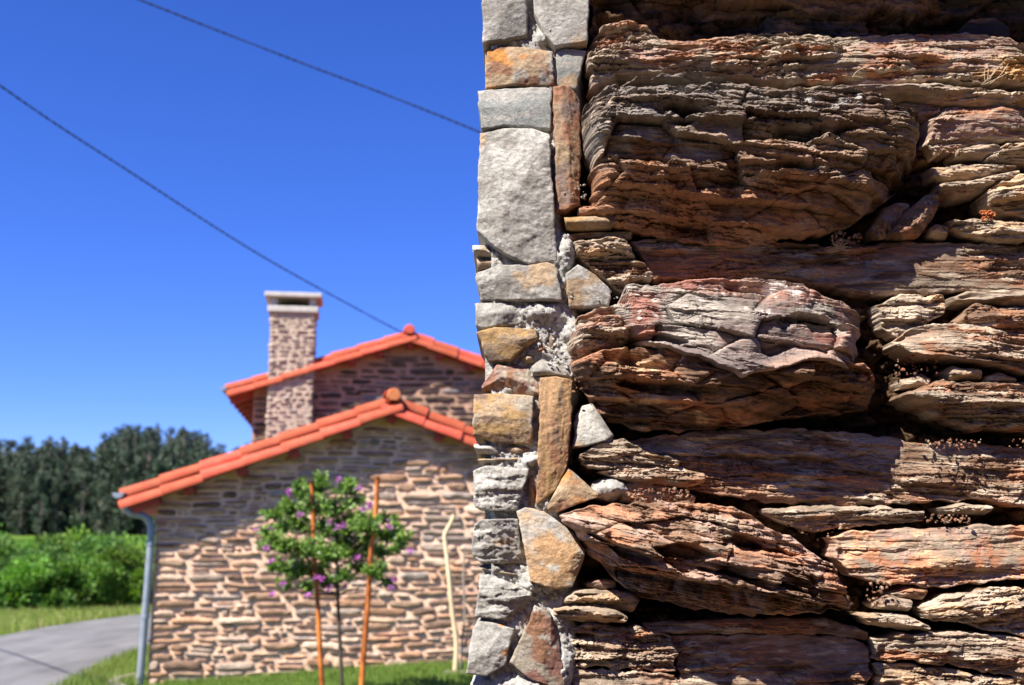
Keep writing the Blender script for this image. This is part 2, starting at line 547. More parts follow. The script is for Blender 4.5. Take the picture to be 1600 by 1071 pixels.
C = dict(brick=(.38, .185, .105), gold=(.44, .27, .14), sgrey=(.285, .264, .234), spale=(.37, .35, .316), swhite=(.48, .455, .415), grey=(.262, .215, .165), pale=(.37, .315, .245), white=(.44, .40, .34), blue=(.265, .275, .26), brown=(.225, .15, .105),
         rust=(.29, .148, .085), orange=(.52, .22, .05), tan=(.42, .30, .19), dark=(.045, .042, .040), purple=(.18, .15, .142),
         red=(.27, .135, .105), ochre=(.43, .27, .12), black=(.028, .027, .028), pink=(.29, .205, .165), olive=(.20, .18, .11), umber=(.13, .08, .05), green=(.15, .19, .06))
PAL = {
 'greyslate': ('spale', [('sgrey', 7, 40, .52, .12), ('swhite', 8, 30, .62, .10), ('tan', 6, 20, .72, .06)]),
   # base, then (colour, noise freq x, freq z, threshold, softness)
 'greyslab': ('spale', [('sgrey', 14, 14, .52, .10), ('swhite', 9, 9, .62, .08), ('tan', 6, 6, .72, .06)]),
 'blueslab': ('blue', [('spale', 5, 30, .58, .10), ('tan', 4, 22, .74, .06)]),
 'orangeslab': ('tan', [('orange', 9, 14, .53, .12), ('rust', 16, 16, .62, .06), ('white', 14, 14, .68, .05)]),
 'redslab': ('brick', [('tan', 22, 10, .54, .12), ('pink', 12, 12, .62, .08)]),
 'tanslab': ('tan', [('ochre', 10, 30, .48, .08), ('pale', 10, 16, .62, .08), ('brown', 12, 24, .64, .06)]),
 'barkslab': ('gold', [('brick', 60, 9, .54, .12), ('brown', 50, 7, .64, .08), ('ochre', 30, 8, .62, .08)]),
 'plate': ('tan', [('spale', 9, 9, .52, .10), ('gold', 6, 8, .60, .10), ('white', 16, 16, .68, .04)]),
 'whiteslab': ('swhite', [('spale', 12, 12, .5, .1), ('tan', 10, 10, .64, .06)]),
 'streak': ('swhite', [('orange', 6, 18, .60, .07), ('spale', 12, 12, .5, .08)]),
 'redtri': ('pale', [('red', 8, 8, .44, .05), ('rust', 14, 8, .56, .06), ('white', 18, 18, .68, .04)]),
 'slategrey': ('grey', [('brown', 5, 24, .53, .12), ('pale', 7, 40, .58, .09), ('rust', 6, 30, .66, .08)]),
 'slatepale': ('pale', [('grey', 5, 26, .47, .10), ('tan', 6, 28, .58, .08), ('umber', 8, 60, .68, .05)]),
 'slatebrown': ('brown', [('grey', 5, 26, .50, .12), ('rust', 4, 18, .60, .10), ('pale', 9, 46, .62, .08), ('umber', 6, 30, .62, .09)]),
 'slatered': ('pink', [('rust', 6, 30, .50, .11), ('grey', 4, 16, .54, .10), ('pale', 10, 50, .62, .08)]),
 'bigdark': ('sgrey', [('grey', 5, 18, .50, .10), ('umber', 5, 20, .58, .10), ('brown', 4, 12, .56, .10)]),
 'topdark': ('umber', [('brown', 4, 20, .56, .10), ('black', 5, 16, .50, .10)]),  # umber and black tones that carry the shade of the top stones
 'bigpurple': ('purple', [('pink', 5, 9, .54, .12), ('red', 6, 12, .64, .09), ('sgrey', 6, 9, .52, .10)]),
 'under': ('brown', [('rust', 4, 14, .52, .12), ('umber', 6, 26, .53, .11), ('tan', 9, 40, .70, .06)]),
 'big3': ('brown', [('grey', 6, 18, .50, .11), ('rust', 5, 20, .57, .10), ('umber', 6, 16, .60, .10), ('pink', 10, 40, .63, .09)]),
 'granular': ('brick', [('tan', 20, 24, .52, .12), ('grey', 12, 14, .58, .10), ('pink', 26, 30, .62, .08)]),
 'band': ('umber', [('grey', 4, 26, .52, .10), ('brown', 4, 22, .50, .08), ('rust', 3, 20, .63, .05)]),
}

def stone(top, bot, prot=0.03, prof=None, pal='slategrey', kind='slate', relief=1.0, r=None, ends=(None, None), tilt=0.0,
          step=(2.5, 1.6), back=0.14, seed=None, extra=None, dents=(), jit=1.0, base=0.0, skew=0.0):
    """a single wall stone: polyline top and bottom edges in photo pixels, protrusion in metres"""
    global STONE_N
    STONE_N += 1
    sd = seed if seed is not None else 1000 + STONE_N * 31
    Yp = WALL_Y - base - 0.55 * prot
    T = px2wall(top, Yp); B = px2wall(bot, Yp)
    wpx = max(abs(top[-1][0] - top[0][0]), abs(bot[-1][0] - bot[0][0]), 12)
    hpx = max(max(p[1] for p in bot) - min(p[1] for p in top), 8)
    wpx = max(wpx, 14); nu = int(max(8, wpx / step[0])); nv = int(max(7, hpx / step[1]))
    T = resample(T, nu); B = resample(B, nu)
    u = np.linspace(0, 1, nu)[None, :]; v = np.linspace(0, 1, nv)[:, None]
    is_slab = kind == 'slab'
    # uneven outline
    ja = (0.0018 if is_slab else min(0.0085, 0.16 * np.mean(np.abs(T[:, 1] - B[:, 1])))) * jit
    fr = 60 if is_slab else 38
    T[:, 1] += ja * 2 * (fbm(T[:, 0] * fr, T[:, 0] * 0 + sd, sd) - 0.5)
    B[:, 1] += ja * 2 * (fbm(B[:, 0] * fr, B[:, 0] * 0 + sd + 9, sd) - 0.5)
    X = T[None, :, 0] * (1 - v) + B[None, :, 0] * v
    Z = T[None, :, 1] * (1 - v) + B[None, :, 1] * v
    endw = np.exp(-np.minimum(u, 1 - u) * 22)
    X = X + ja * 2.2 * endw * (fbm(Z * fr, Z * 0 + sd + 3, sd) - 0.5) * 2
    Wm = np.hypot(T[-1, 0] - T[0, 0], T[-1, 1] - T[0, 1]); Hm = np.mean(np.abs(T[:, 1] - B[:, 1]))
    xs = X + sd * 0.37; zs = Z + sd * 0.11
    if prof is None:
        prof = [(0, .9), (.5, 1), (1, .9)] if is_slab else [(0, .72), (.2, 1), (.65, .98), (1, .55)]
    pv, pf = zip(*prof)
    wv = np.clip(v + (0.10 if not is_slab else 0.0) * (fbm(xs * 9, zs * 9, sd + 5) - 0.5) * 2, 0, 1)
    out = prot * np.interp(wv, pv, pf)
    if not is_slab and Hm > .04:
        # the stone breaks along its bedding: the profile advances in ledges, not in a curve
        lw_ = .12 + .38 * float(_h(np.array([sd * 1.0]), np.array([3.0]), 8)[0])
        for lh_, wt_ in ((min(.052 if prot > .1 else .036, Hm * .3), .62), (.015, lw_ * (.45 if prot > .1 else 1))):
            wp_ = .022 * (fbm(xs * 6, zs * 8, sd + 501, 3) - .5) + .008 * (fbm(xs * 45, zs * 45, sd + 502, 2) - .5)
            s_ = (zs + tilt * xs + wp_) / lh_
            vs_ = np.clip(wv - (np.floor(s_) + .5 - s_) * lh_ / Hm * 1.25, 0, 1)
            out = out * (1 - wt_) + prot * np.interp(vs_, pv, pf) * wt_
    out = out + skew * (u - 0.5)
    el = ends[0] if ends[0] is not None else (0.004 if is_slab else min(0.010, Wm * 0.15))
    er = ends[1] if ends[1] is not None else (0.004 if is_slab else min(0.010, Wm * 0.15))
    # ends taper back into the wall
    if not is_slab:
        tl = np.clip(u * Wm / el, 0, 1); tr = np.clip((1 - u) * Wm / er, 0, 1)
        k = np.sqrt(1 - (1 - tl) ** 2) * np.sqrt(1 - (1 - tr) ** 2)
        out = -0.01 + (out + 0.01) * k
    # rounding of the rim
    rr = r if r is not None else (0.0026 if is_slab else min(0.005, Hm * 0.2))
    rr = rr * (0.6 + 0.9 * fbm(xs * 25, zs * 25, sd + 8))
    d = np.minimum(np.minimum(u, 1 - u) * max(Wm, 1e-4), np.minimum(v, 1 - v) * max(Hm, 1e-4))
    q = np.clip(d / rr, 0, 1)
    out = out - rr * (1 - np.sqrt(1 - (1 - q) ** 2))
    soft = np.clip(d / 0.012, 0.15, 1)
    # relief
    if is_slab:
        rs_ = np.random.default_rng(sd)
        su, tv = u - .5 + 0 * v, v - .5 + 0 * u
        pl = None
        for k_ in range(5):
            an = rs_.uniform(0, 6.283)
            g_ = (math.cos(an) * su + math.sin(an) * tv) * rs_.uniform(.010, .034) + rs_.uniform(.0, .008)
            g_ = g_ + .0030 * (fbm(xs * 30, zs * 30, sd + k_, 3) - .5)
            pl = g_ if pl is None else np.minimum(pl, g_)
        rel = (pl + .004) / (relief ** .5)
        rel = rel + 0.0030 * (fbm(xs * 60, zs * 85, sd + 2, 5) - 0.5) + .0012 * (fbm(xs * 220, zs * 260, sd + 3, 2) - .5)
        wx = .010 * (fbm(xs * 45, zs * 45, sd + 31, 3) - .5); wz = .010 * (fbm(xs * 45, zs * 45, sd + 32, 3) - .5)
        if pal in ('slatepale', 'greyslate'):
            f1, f2, idh = worley((xs + wx) / .06, (zs + wz * .5) / .010, sd + 3)
            rel = rel + .0030 * (idh - .5) * soft
        if pal == 'barkslab' or pal == 'redslab':
            f1, f2, idh = worley((xs + wx * .5) / .006, (zs + wz) / .035, sd + 3)
            rel = rel + .0016 * (idh - .5)
        if pal == 'blueslab': rel = rel * 0.5
        out = out + rel * relief
    else:
        tint = 0
        calm = sstep(.36, .60, fbm(xs * 4.5, zs * 9 + tilt * xs * 9, sd + 301, 3))         # 0 smooth cleavage, 1 broken
        for (lh, amp, fx, wz) in ((0.050, .013, 5, .026), (0.021, .0075, 9, .014), (0.0085, .0034, 16, .006)):
            warp = wz * 2 * (fbm(xs * 5, zs * 9, sd + int(lh * 1e4), 3) - 0.5) + 0.30 * wz * (fbm(xs * 34, zs * 34, sd + 77, 2) - .5)
            s = (zs + tilt * xs + warp) / lh
            kf = np.floor(s); f = s - kf
            def lay(kk):
                n = vnoise(xs * fx + kk * 13.7, kk * 7.31, sd + 11)
                stp = np.floor(vnoise(xs * fx * 2.4 + .25 * (fbm(xs * 60, zs * 60, sd + 14, 2) - .5) * 4 + kk * 3.7, kk * 2.3, sd + 12) * 4) / 3
                return (0.5 * n + 0.5 * stp) - 0.5
            tr_ = sstep(0.0, 0.12, f)
            val = lay(kf) * tr_ + lay(kf - 1) * (1 - tr_)
            val = val + 0.36 * (0.5 - f)                       # each layer leans out towards its lower lip
            groove = np.exp(-(f / 0.07) ** 2) * (vnoise(xs * fx, kf * 5.1, sd + 13) > 0.5) * 0.35
            out = out + amp * relief * (val * 2 - groove) * np.clip(d / 0.008, 0.3, 1) * (.32 + .70 * calm)
            tint = tint + (_h(kf, kf * 0 + 3, sd) - 0.5) * 0.20
        wx = .034 * (fbm(xs * 14, zs * 20, sd + 31, 4) - .5); wz = .016 * (fbm(xs * 16, zs * 22, sd + 32, 4) - .5)
        for (cw, ch, amp, ck) in ((.13, .026, .014, .004), (.055, .0105, .0075, .0022), (.020, .0048, .0034, .0008)):
            f1, f2, idh = worley((xs + wx) / cw, (zs + tilt * xs + wz) / ch, sd + int(cw * 1000))
            out = out + relief * np.clip(d / 0.010, 0.25, 1) * (.10 + .95 * calm) * (amp * (idh - .5) - ck * np.exp(-(f2 - f1) / .06))
            tint = tint + (idh - .5) * .13
        if prot > .1:                     # chunky broken blocks on the big stones
            wb_ = .05 * (fbm(xs * 9, zs * 9, sd + 611, 3) - .5)
            f1, f2, idh = worley((xs + wb_) / .15, (zs + tilt * xs + wb_ * .6) / .065, sd + 612)
            blk = np.clip(d / .03, 0, 1) * (.052 * (idh - .5) - .010 * np.exp(-(f2 - f1) / .05))
            out = out + blk
            tint = tint + (idh - .5) * .25
        # broad cleavage facets
        rs_ = np.random.default_rng(sd + 5); pl = None
        su, tv = u - .5 + 0 * v, v - .5 + 0 * u
        for k_ in range(6):
            an = rs_.uniform(0, 6.283)
            g_ = (math.cos(an) * su + math.sin(an) * tv * .6) * rs_.uniform(.03, .10) + rs_.uniform(0, .012) + .004 * (fbm(xs * 20, zs * 26, sd + 400 + k_, 3) - .5)
            pl = g_ if pl is None else np.minimum(pl, g_)
        out = out + (pl + .008) * min(1.0, prot / .06) * np.clip(d / .02, .2, 1)
        out = out + relief * (.25 + .9 * calm) * 0.0042 * (fbm(xs * 80, zs * 150, sd + 21, 4) - 0.5)
    for (du, dv, ru_, rv_, dep) in dents:
        nz = 1.7 * (fbm(xs * 13, zs * 34 + tilt * xs * 34, sd + 88, 4) - .5)
        g_ = np.hypot((u - du) / ru_, (v - dv) / rv_) + nz
        out = out - dep * sstep(1.05, .62, g_)
    # colour
    base_c, mods = PAL[pal]
    c = np.ones(X.shape + (3,)) * np.array(C[base_c])
    for i, (cn, fx, fz, th, so) in enumerate(mods):
        wx = 0.03 * (fbm(xs * 20, zs * 20, sd + 91 + i, 2) - .5)
        n = fbm((xs + wx) * fx * 1.6, (zs + wx + tilt * xs) * fz * 1.6, sd + 40 + i * 7, 4)
        m = sstep(th - so, th + so, n)[..., None]
        c = c * (1 - m) + np.array(C[cn]) * m
    if not is_slab:
        c = c * (1 + tint)[..., None]
    c = c * (0.86 + 0.28 * rng.random())
    if extra: c = extra(c, u + 0 * v, v + 0 * u, xs, zs, sd)
    c = c * np.array((.86, .865, .865) if is_slab else (.96, .90, .865))
    c = np.clip(c, 0.008, 0.8)
    Yw = WALL_Y - base - out
    P = np.stack([X, Yw, Z], -1)
    ctr = P.reshape(-1, 3).mean(0); ctr[1] = WALL_Y
    vg = P.reshape(-1, 3)
    i = np.arange((nv - 1) * nu).reshape(nv - 1, nu)[:, :-1].ravel()
    quads = np.stack([i, i + nu, i + nu + 1, i + 1], -1)
    ring = np.concatenate([np.arange(nu), np.arange(1, nv) * nu + nu - 1, (nv - 1) * nu + np.arange(nu - 2, -1, -1), np.arange(nv - 2, 0, -1) * nu])
    rb = vg[ring].copy()
    mid = rb.copy()
    cen = vg[:, [0, 2]].mean(0)
    for arr, dep, shr in ((mid, None, 0.985), (rb, back, 0.96)):
        arr[:, 0] = cen[0] + (arr[:, 0] - cen[0]) * shr
        arr[:, 2] = cen[1] + (arr[:, 2] - cen[1]) * shr
    mid[:, 1] = np.maximum(vg[ring][:, 1] + 0.02, vg[ring][:, 1] * 0.5 + 0.5 * (WALL_Y + back * 0.3))
    rb[:, 1] = WALL_Y + back
    mid[:, 2] += 0.006 * (fbm(mid[:, 0] * 60, mid[:, 2] * 60, sd + 61) - 0.5)
    n0 = len(vg); nr = len(ring)
    k = np.arange(nr); k2 = (k + 1) % nr
    sk1 = np.stack([ring[k], ring[k2], n0 + k2, n0 + k], -1)
    sk2 = np.stack([n0 + k, n0 + k2, n0 + nr + k2, n0 + nr + k], -1)
    allv = np.concatenate([vg, mid, rb]) - ctr
    cf = c.reshape(-1, 3)
    cc = np.concatenate([cf, cf[ring], cf[ring]])
    me = make_mesh('stone', allv, np.concatenate([quads, sk1, sk2]), None, cc, smooth=is_slab)
    return link('stone', me, M['slab'] if is_slab else M['slate'], WALL, tuple(ctr - np.array(WALL.location)))
STONE_N = 0

WALL = thing('slate_wall_corner', 'rough slate wall corner with big jutting stones close to the camera', 'stone wall', (0.0, WALL_Y, 0.0))

# ---- quoins of the corner
def SL(top, bot, pal, prot=0.03, **kw):
    kw.setdefault('back', 0.30)
    return stone(top, bot, prot, None, pal, 'slab', step=(1.7, 1.7), **kw)
SL([(752, -60), (823, -60)], [(755, 70), (790, 66), (824, 57)], 'greyslab', .045)
SL([(832, -60), (922, -60)], [(834, 25), (852, 62), (868, 79), (918, 70)], 'greyslab', .05)
SL([(826, 24), (838, 32)], [(829, 67), (846, 61)], 'blueslab', .01)
SL([(760, 79), (780, 74), (820, 76), (863, 84)], [(759, 140), (790, 138), (840, 139), (867, 136)], 'orangeslab', .04, relief=1.8)
SL([(868, 86), (882, 78), (915, 81)], [(871, 137), (884, 141), (900, 145)], 'blueslab', .035)
SL([(746, 143), (800, 140), (853, 139), (862, 142)], [(752, 205), (790, 201), (830, 203), (860, 206)], 'blueslab', .045)
SL([(864, 143), (889, 139), (907, 160)], [(868, 333), (885, 331), (906, 321)], 'redslab', .05, relief=1.4)
SL([(750, 209), (785, 202), (830, 206), (858, 216)], [(745, 362), (775, 392), (803, 407), (830, 415), (871, 408)], 'greyslab', .055, relief=1.7)
SL([(738, 382), (764, 384)], [(742, 398), (768, 402)], 'greyslab', .02)
SL([(743, 402), (772, 405)], [(746, 420), (776, 415)], 'tanslab', .008)
SL([(742, 428), (780, 415), (825, 417), (855, 412), (868, 416)], [(752, 469), (810, 472), (879, 473)], 'greyslab', .045, relief=1.6)
SL([(741, 474), (780, 472), (818, 475)], [(744, 509), (754, 515), (790, 511), (820, 508)], 'greyslab', .035, relief=1.5)
SL([(745, 521), (774, 513), (838, 516)], [(763, 566), (798, 566), (812, 551), (840, 531)], 'tanslab', .045)
SL([(853, 509), (868, 522)], [(857, 540), (864, 556)], 'slategrey', .02)
SL([(824, 548), (848, 538)], [(838, 555), (856, 548)], 'redslab', .025)
SL([(812, 557), (832, 560)], [(814, 568), (834, 570)], 'tanslab', .025)
SL([(752, 604), (777, 570), (825, 574), (842, 592)], [(753, 611), (800, 615), (825, 617), (842, 618)], 'redtri', .035, relief=2.0)
SL([(829, 572), (846, 562), (888, 575)], [(832, 588), (860, 587), (892, 590)], 'greyslab', .03)
SL([(741, 616), (790, 616), (834, 621)], [(739, 681), (776, 693), (831, 696)], 'tanslab', .05, relief=1.5)
SL([(740, 693), (784, 697)], [(744, 708), (786, 712)], 'greyslab', .025)
SL([(788, 698), (836, 700)], [(791, 711), (834, 706)], 'redslab', .025)
SL([(746, 717), (800, 714), (834, 710)], [(750, 724), (800, 722), (834, 717)], 'tanslab', .02)
SL([(738, 737), (759, 728), (826, 733)], [(742, 793), (765, 799), (809, 798)], 'greyslate', .045, relief=2.6)
SL([(828, 738), (838, 736)], [(820, 790), (835, 790)], 'redslab', .02)
SL([(844, 591), (869, 590), (896, 596)], [(838, 790), (866, 769), (887, 728)], 'barkslab', .055, relief=1.3)
SL([(898, 650), (910, 634), (926, 631), (958, 681)], [(895, 700), (915, 699), (945, 690)], 'whiteslab', .035, relief=1.5)
SL([(853, 794), (887, 730), (911, 751), (935, 772)], [(856, 799), (870, 801), (905, 787), (935, 777)], 'orangeslab', .045, relief=1.6)
SL([(808, 799), (820, 793), (850, 799), (872, 815), (894, 832), (914, 862)], [(829, 908), (867, 921), (894, 916), (913, 872)], 'plate', .06, relief=1.3)
SL([(740, 820), (752, 812), (808, 811)], [(737, 868), (752, 881), (818, 880)], 'greyslate', .045, relief=2.6)
SL([(748, 886), (780, 890), (810, 897)], [(765, 893), (790, 899), (810, 904)], 'slategrey', .025)
SL([(750, 898), (764, 898), (810, 915), (830, 926)], [(742, 965), (788, 967), (807, 949), (830, 933)], 'greyslate', .045, relief=2.2)
SL([(737, 985), (750, 970), (775, 974), (803, 982)], [(729, 1052), (760, 1056), (790, 1038)], 'streak', .05, relief=1.4)
SL([(812, 951), (832, 946)], [(795, 1018), (806, 1000)], 'redslab', .01)
SL([(836, 945), (858, 955), (872, 990)], [(797, 1035), (828, 1061), (862, 1071), (886, 1082)], 'redtri', .055, relief=1.6)
SL([(735, 1069), (775, 1062), (820, 1064), (850, 1069)], [(735, 1130), (850, 1130)], 'greyslab', .03, relief=2.0)
SL([(884, 431), (902, 418), (930, 432), (956, 456)], [(888, 482), (920, 482), (950, 479)], 'whiteslab', .04, relief=1.2)
SL([(903, 321), (950, 324)], [(902, 339), (948, 333)], 'redslab', .03)
SL([(881, 341), (925, 341), (968, 346)], [(886, 358), (955, 358)], 'tanslab', .045)

# ---- slates of the face
def ST(top, bot, pal, prot=0.02, prof=None, **kw):
    return stone(top, bot, prot, prof, pal, 'slate', **kw)

def lichen(n, rad, col, box=(0, 1, 0, 1), seed=1):
    rs = np.random.default_rng(seed)
    pts = [(rs.uniform(box[0], box[1]), rs.uniform(box[2], box[3]), rad * rs.uniform(.4, 1.3)) for _ in range(n)]
    def fn(c, u, v, xs, zs, sd):
        W = xs[:, -1].mean() - xs[:, 0].mean(); H = zs[0].mean() - zs[-1].mean()
        wob = 0.7 + 0.6 * fbm(xs * 120, zs * 120, sd + 5, 2)
        for (a, b, r) in pts:
            d = np.hypot((u - a) * W, (v - b) * H)
            m = (sstep(r * 1.15, r * .7, d * wob) * 0.85)[..., None]
            c = c * (1 - m) + np.array(col) * m
        return c
    return fn

def chain(*fns):
    def f(c, u, v, xs, zs, sd):
        for g in fns: c = g(c, u, v, xs, zs, sd)
        return c
    return f

def blend_region(col, fu, fv, seed=3, amt=0.9, fr=(14, 22)):
    """colour a region of the stone that really has another colour (rust bed, black crust), with a ragged edge"""
    def fn(c, u, v, xs, zs, sd):
        n = (fbm(xs * fr[0], zs * fr[1], sd + seed) - .5)
        m = sstep(fu[0], fu[1], u + n * .25) * (1 - sstep(fu[2], fu[3], u + n * .25)) * sstep(fv[0], fv[1], v + n * .3) * (1 - sstep(fv[2], fv[3], v + n * .3))
        g = 0.8 + .5 * (fbm(xs * 40, zs * 70, sd + 70) - .5)
        m = (m * amt)[..., None]
        return c * (1 - m) + np.array(col) * g[..., None] * m
    return fn

# overhanging stone at the very top, with its shade put into the colour
ST([(925, -270), (1660, -270)], [(925, 22), (1000, 44), (1080, 55), (1150, 60), (1280, 56), (1450, 44), (1660, 38)], 'topdark', .155,
   [(0, .3), (.4, .95), (.48, 1), (.56, .85), (.7, .2), (.85, -.1), (1, -.35)], ends=(.08, .1), step=(3.5, 2.5), relief=.7)
ST([(1495, 48), (1520, 28), (1555, 26), (1580, 45)], [(1500, 55), (1580, 56)], 'topdark', .0)  # small stone darkened by colour because it lies in shade
# long crumbly band
ST([(923, 62), (945, 36), (985, 28), (1012, 38), (1030, 58), (1070, 60), (1120, 54), (1220, 47), (1300, 55), (1400, 50), (1500, 48), (1560, 50), (1660, 78)],
   [(917, 141), (960, 120), (1060, 111), (1150, 120), (1240, 137), (1350, 135), (1450, 127), (1600, 133), (1660, 136)], 'slatered', .055,
   [(0, .25), (.3, .75), (.7, 1), (1, .7)], relief=1.5, tilt=-.03, extra=blend_region(C['ochre'], (.80, .85, .96, 1.0), (.45, .55, .9, 1), 5))
ST([(1235, 139), (1320, 136), (1460, 132), (1560, 143), (1660, 148)], [(1238, 150), (1320, 152), (1420, 154), (1500, 168), (1660, 174)], 'slatepale', .075, [(0, .6), (.3, 1), (.7, .9), (1, .5)], relief=.7)
ST([(1400, 158), (1450, 158), (1490, 171)], [(1425, 178), (1450, 190), (1490, 186)], 'slatered', .03)
# first big jutting stone
ST([(911, 170), (930, 141), (1000, 116), (1080, 112), (1170, 128), (1250, 139), (1330, 139), (1385, 155), (1430, 175), (1448, 205)],
   [(930, 318), (960, 342), (1040, 356), (1150, 374), (1230, 362), (1300, 353), (1350, 336), (1400, 302), (1444, 255)], 'bigdark', .19,
   [(0, .42), (.10, .80), (.28, 1), (.42, .93), (.5, .80), (.58, .86), (.75, .55), (1, .08)], relief=1.0, ends=(.07, .10), tilt=.10, dents=((.30, .33, .13, .055, .05), (.62, .40, .12, .05, .04), (.17, .60, .08, .03, .025), (.50, .62, .14, .03, .03), (.80, .14, .05, .05, .04)),
   extra=chain(blend_region((.085, .078, .075), (-1, -.9, .8, 1.1), (-1, -.9, .36, .50), 3, .62), blend_region((.34, .165, .08), (-1, -.9, .75, 1.1), (.62, .70, 2, 2.1), 6, .75),
               blend_region((.25, .175, .11), (.62, .75, 2, 2.1), (.2, .35, 2, 2.1), 7, .7), lichen(14, .008, (.36, .36, .35), (.55, .93, .02, .22), 4), lichen(12, .008, C['pale'], (.0, .2, .1, .5), 8)))
ST([(1450, 187), (1475, 173), (1560, 166), (1660, 182)], [(1449, 222), (1462, 240), (1500, 233), (1560, 222), (1660, 215)], 'slatered', .05, relief=.8)
ST([(1488, 234), (1550, 225), (1563, 232)], [(1490, 245), (1535, 251), (1558, 243)], 'slatepale', .05, relief=.6)
ST([(1535, 250), (1572, 226), (1660, 219)], [(1528, 254), (1590, 254), (1660, 252)], 'slatepale', .045, relief=.8)
ST([(1450, 264), (1520, 256), (1588, 262)], [(1455, 282), (1510, 284), (1590, 268)], 'slatepale', .035, tilt=.1)
ST([(1466, 288), (1520, 284), (1560, 272), (1592, 268)], [(1462, 300), (1500, 306), (1545, 298), (1590, 282)], 'slategrey', .05, tilt=.1, relief=.7)
ST([(1355, 368), (1380, 325), (1400, 318), (1420, 318)], [(1362, 374), (1385, 372), (1405, 352), (1422, 325)], 'bigdark', .04, tilt=.8)
ST([(1385, 366), (1420, 328), (1445, 306), (1474, 302)], [(1392, 372), (1435, 370), (1458, 345), (1474, 312)], 'band', .06, tilt=.6, relief=.8)
ST([(1537, 305), (1560, 287), (1600, 272), (1660, 266)], [(1540, 322), (1570, 331), (1600, 340), (1660, 337)], 'slatepale', .07, relief=.7)
ST([(1582, 340), (1610, 335), (1660, 338)], [(1580, 349), (1660, 350)], 'slategrey', .03)
ST([(1480, 346), (1540, 343), (1600, 351), (1660, 351)], [(1486, 358), (1530, 374), (1580, 378), (1660, 376)], 'slatepale', .055, relief=.7)
ST([(1446, 360), (1462, 352), (1480, 356)], [(1448, 372), (1480, 374)], 'slategrey', .03)
# long bed below the first big stone, coloured browner to deepen its shade
ST([(985, 374), (1100, 368), (1250, 380), (1300, 385), (1380, 380), (1480, 378), (1530, 382), (1660, 384)],
   [(1020, 436), (1100, 436), (1200, 434), (1280, 444), (1360, 466), (1450, 460), (1520, 456), (1660, 458)], 'slatebrown', .015, relief=.8,
   extra=chain(blend_region(C['rust'], (-1, -.9, .25, .4), (.3, .45, 2, 2.1), 5, .8), blend_region(C['green'], (.15, .17, .2, .22), (.1, .2, .5, .6), 9, .5)))
ST([(878, 366), (920, 362), (990, 362)], [(885, 378), (925, 372), (988, 374)], 'slatebrown', .012, relief=.8)
ST([(893, 378), (925, 372), (975, 372), (990, 398)], [(903, 402), (950, 410), (992, 412)], 'slatepale', .045, relief=1.2)
ST([(903, 402), (950, 411), (992, 408), (1005, 412), (1024, 436)], [(932, 424), (960, 452), (978, 462), (985, 438), (1024, 438)], 'slatebrown', .03, relief=1.2)
# second big jutting stone: slab above, undercut bed below
ST([(932, 480), (966, 472), (980, 443), (1060, 433), (1150, 430), (1230, 432), (1290, 452), (1340, 468), (1370, 495)],
   [(1000, 538), (1040, 550), (1066, 560), (1100, 572), (1150, 593), (1180, 586), (1220, 579), (1265, 571), (1342, 578)], 'bigpurple', .20,
   [(0, .30), (.15, .55), (.45, .80), (.75, .97), (.92, 1), (1, .96)], relief=.42, ends=(.08, .12), tilt=.12, seed=5551, dents=((.76, .50, .13, .13, .05), (.14, .80, .12, .08, .035), (.60, .80, .10, .06, .02)),
   extra=chain(lichen(46, .0048, (.50, .47, .44), (.05, .8, .02, .5), 6), lichen(4, .014, (.52, .48, .45), (.62, .74, .05, .16), 7)))
ST([(886, 528), (905, 492), (935, 482), (965, 480), (985, 512)], [(890, 560), (920, 566), (960, 552), (992, 530)], 'slatered', .12, [(0, .4), (.35, .95), (.6, 1), (1, .55)], relief=1.0, ends=(.05, .03))
ST([(890, 562), (925, 556), (960, 552), (1000, 540), (1066, 556), (1150, 582), (1220, 572), (1342, 570), (1384, 590)],
   [(897, 580), (920, 612), (950, 652), (1010, 667), (1100, 670), (1200, 657), (1300, 642), (1378, 634)], 'under', .165,
   [(0, .88), (.2, .98), (.35, .90), (.7, .45), (1, .05)], dents=((.22, .12, .06, .16, .05), (.3, .5, .12, .08, .03)), relief=.95, ends=(.07, .12), tilt=.10)
ST([(1365, 480), (1405, 463), (1470, 461), (1480, 471)], [(1376, 512), (1402, 530), (1440, 510), (1476, 492)], 'slatepale', .045, relief=.8)
ST([(1489, 463), (1512, 456), (1660, 455)], [(1492, 476), (1540, 479), (1660, 482)], 'slatepale', .06, relief=.6)
ST([(1494, 494), (1520, 476), (1580, 482), (1660, 486)], [(1497, 508), (1550, 521), (1600, 525), (1660, 527)], 'slatebrown', .06, relief=.8)
ST([(1393, 534), (1425, 509), (1480, 504), (1540, 509), (1600, 521), (1660, 528)], [(1397, 544), (1440, 556), (1500, 563), (1560, 573), (1600, 584), (1660, 594)], 'slategrey', .085,
   [(0, .5), (.5, .9), (.8, 1), (1, .8)], relief=.7, tilt=.1)
ST([(1402, 594), (1440, 585), (1458, 592)], [(1408, 608), (1450, 609)], 'slatepale', .03, relief=.8)
ST([(1476, 580), (1490, 573), (1530, 578), (1534, 590)], [(1478, 596), (1534, 596)], 'slatepale', .05, relief=1.2)
ST([(1534, 588), (1560, 582), (1588, 596)], [(1536, 600), (1590, 602)], 'slategrey', .04)
ST([(1404, 614), (1450, 606), (1475, 592), (1520, 597), (1600, 596), (1660, 598)], [(1408, 624), (1470, 652), (1530, 669), (1600, 675), (1660, 678)], 'slatebrown', .09,
   [(0, .5), (.3, .9), (.5, 1), (.75, .6), (1, .2)], relief=.9)
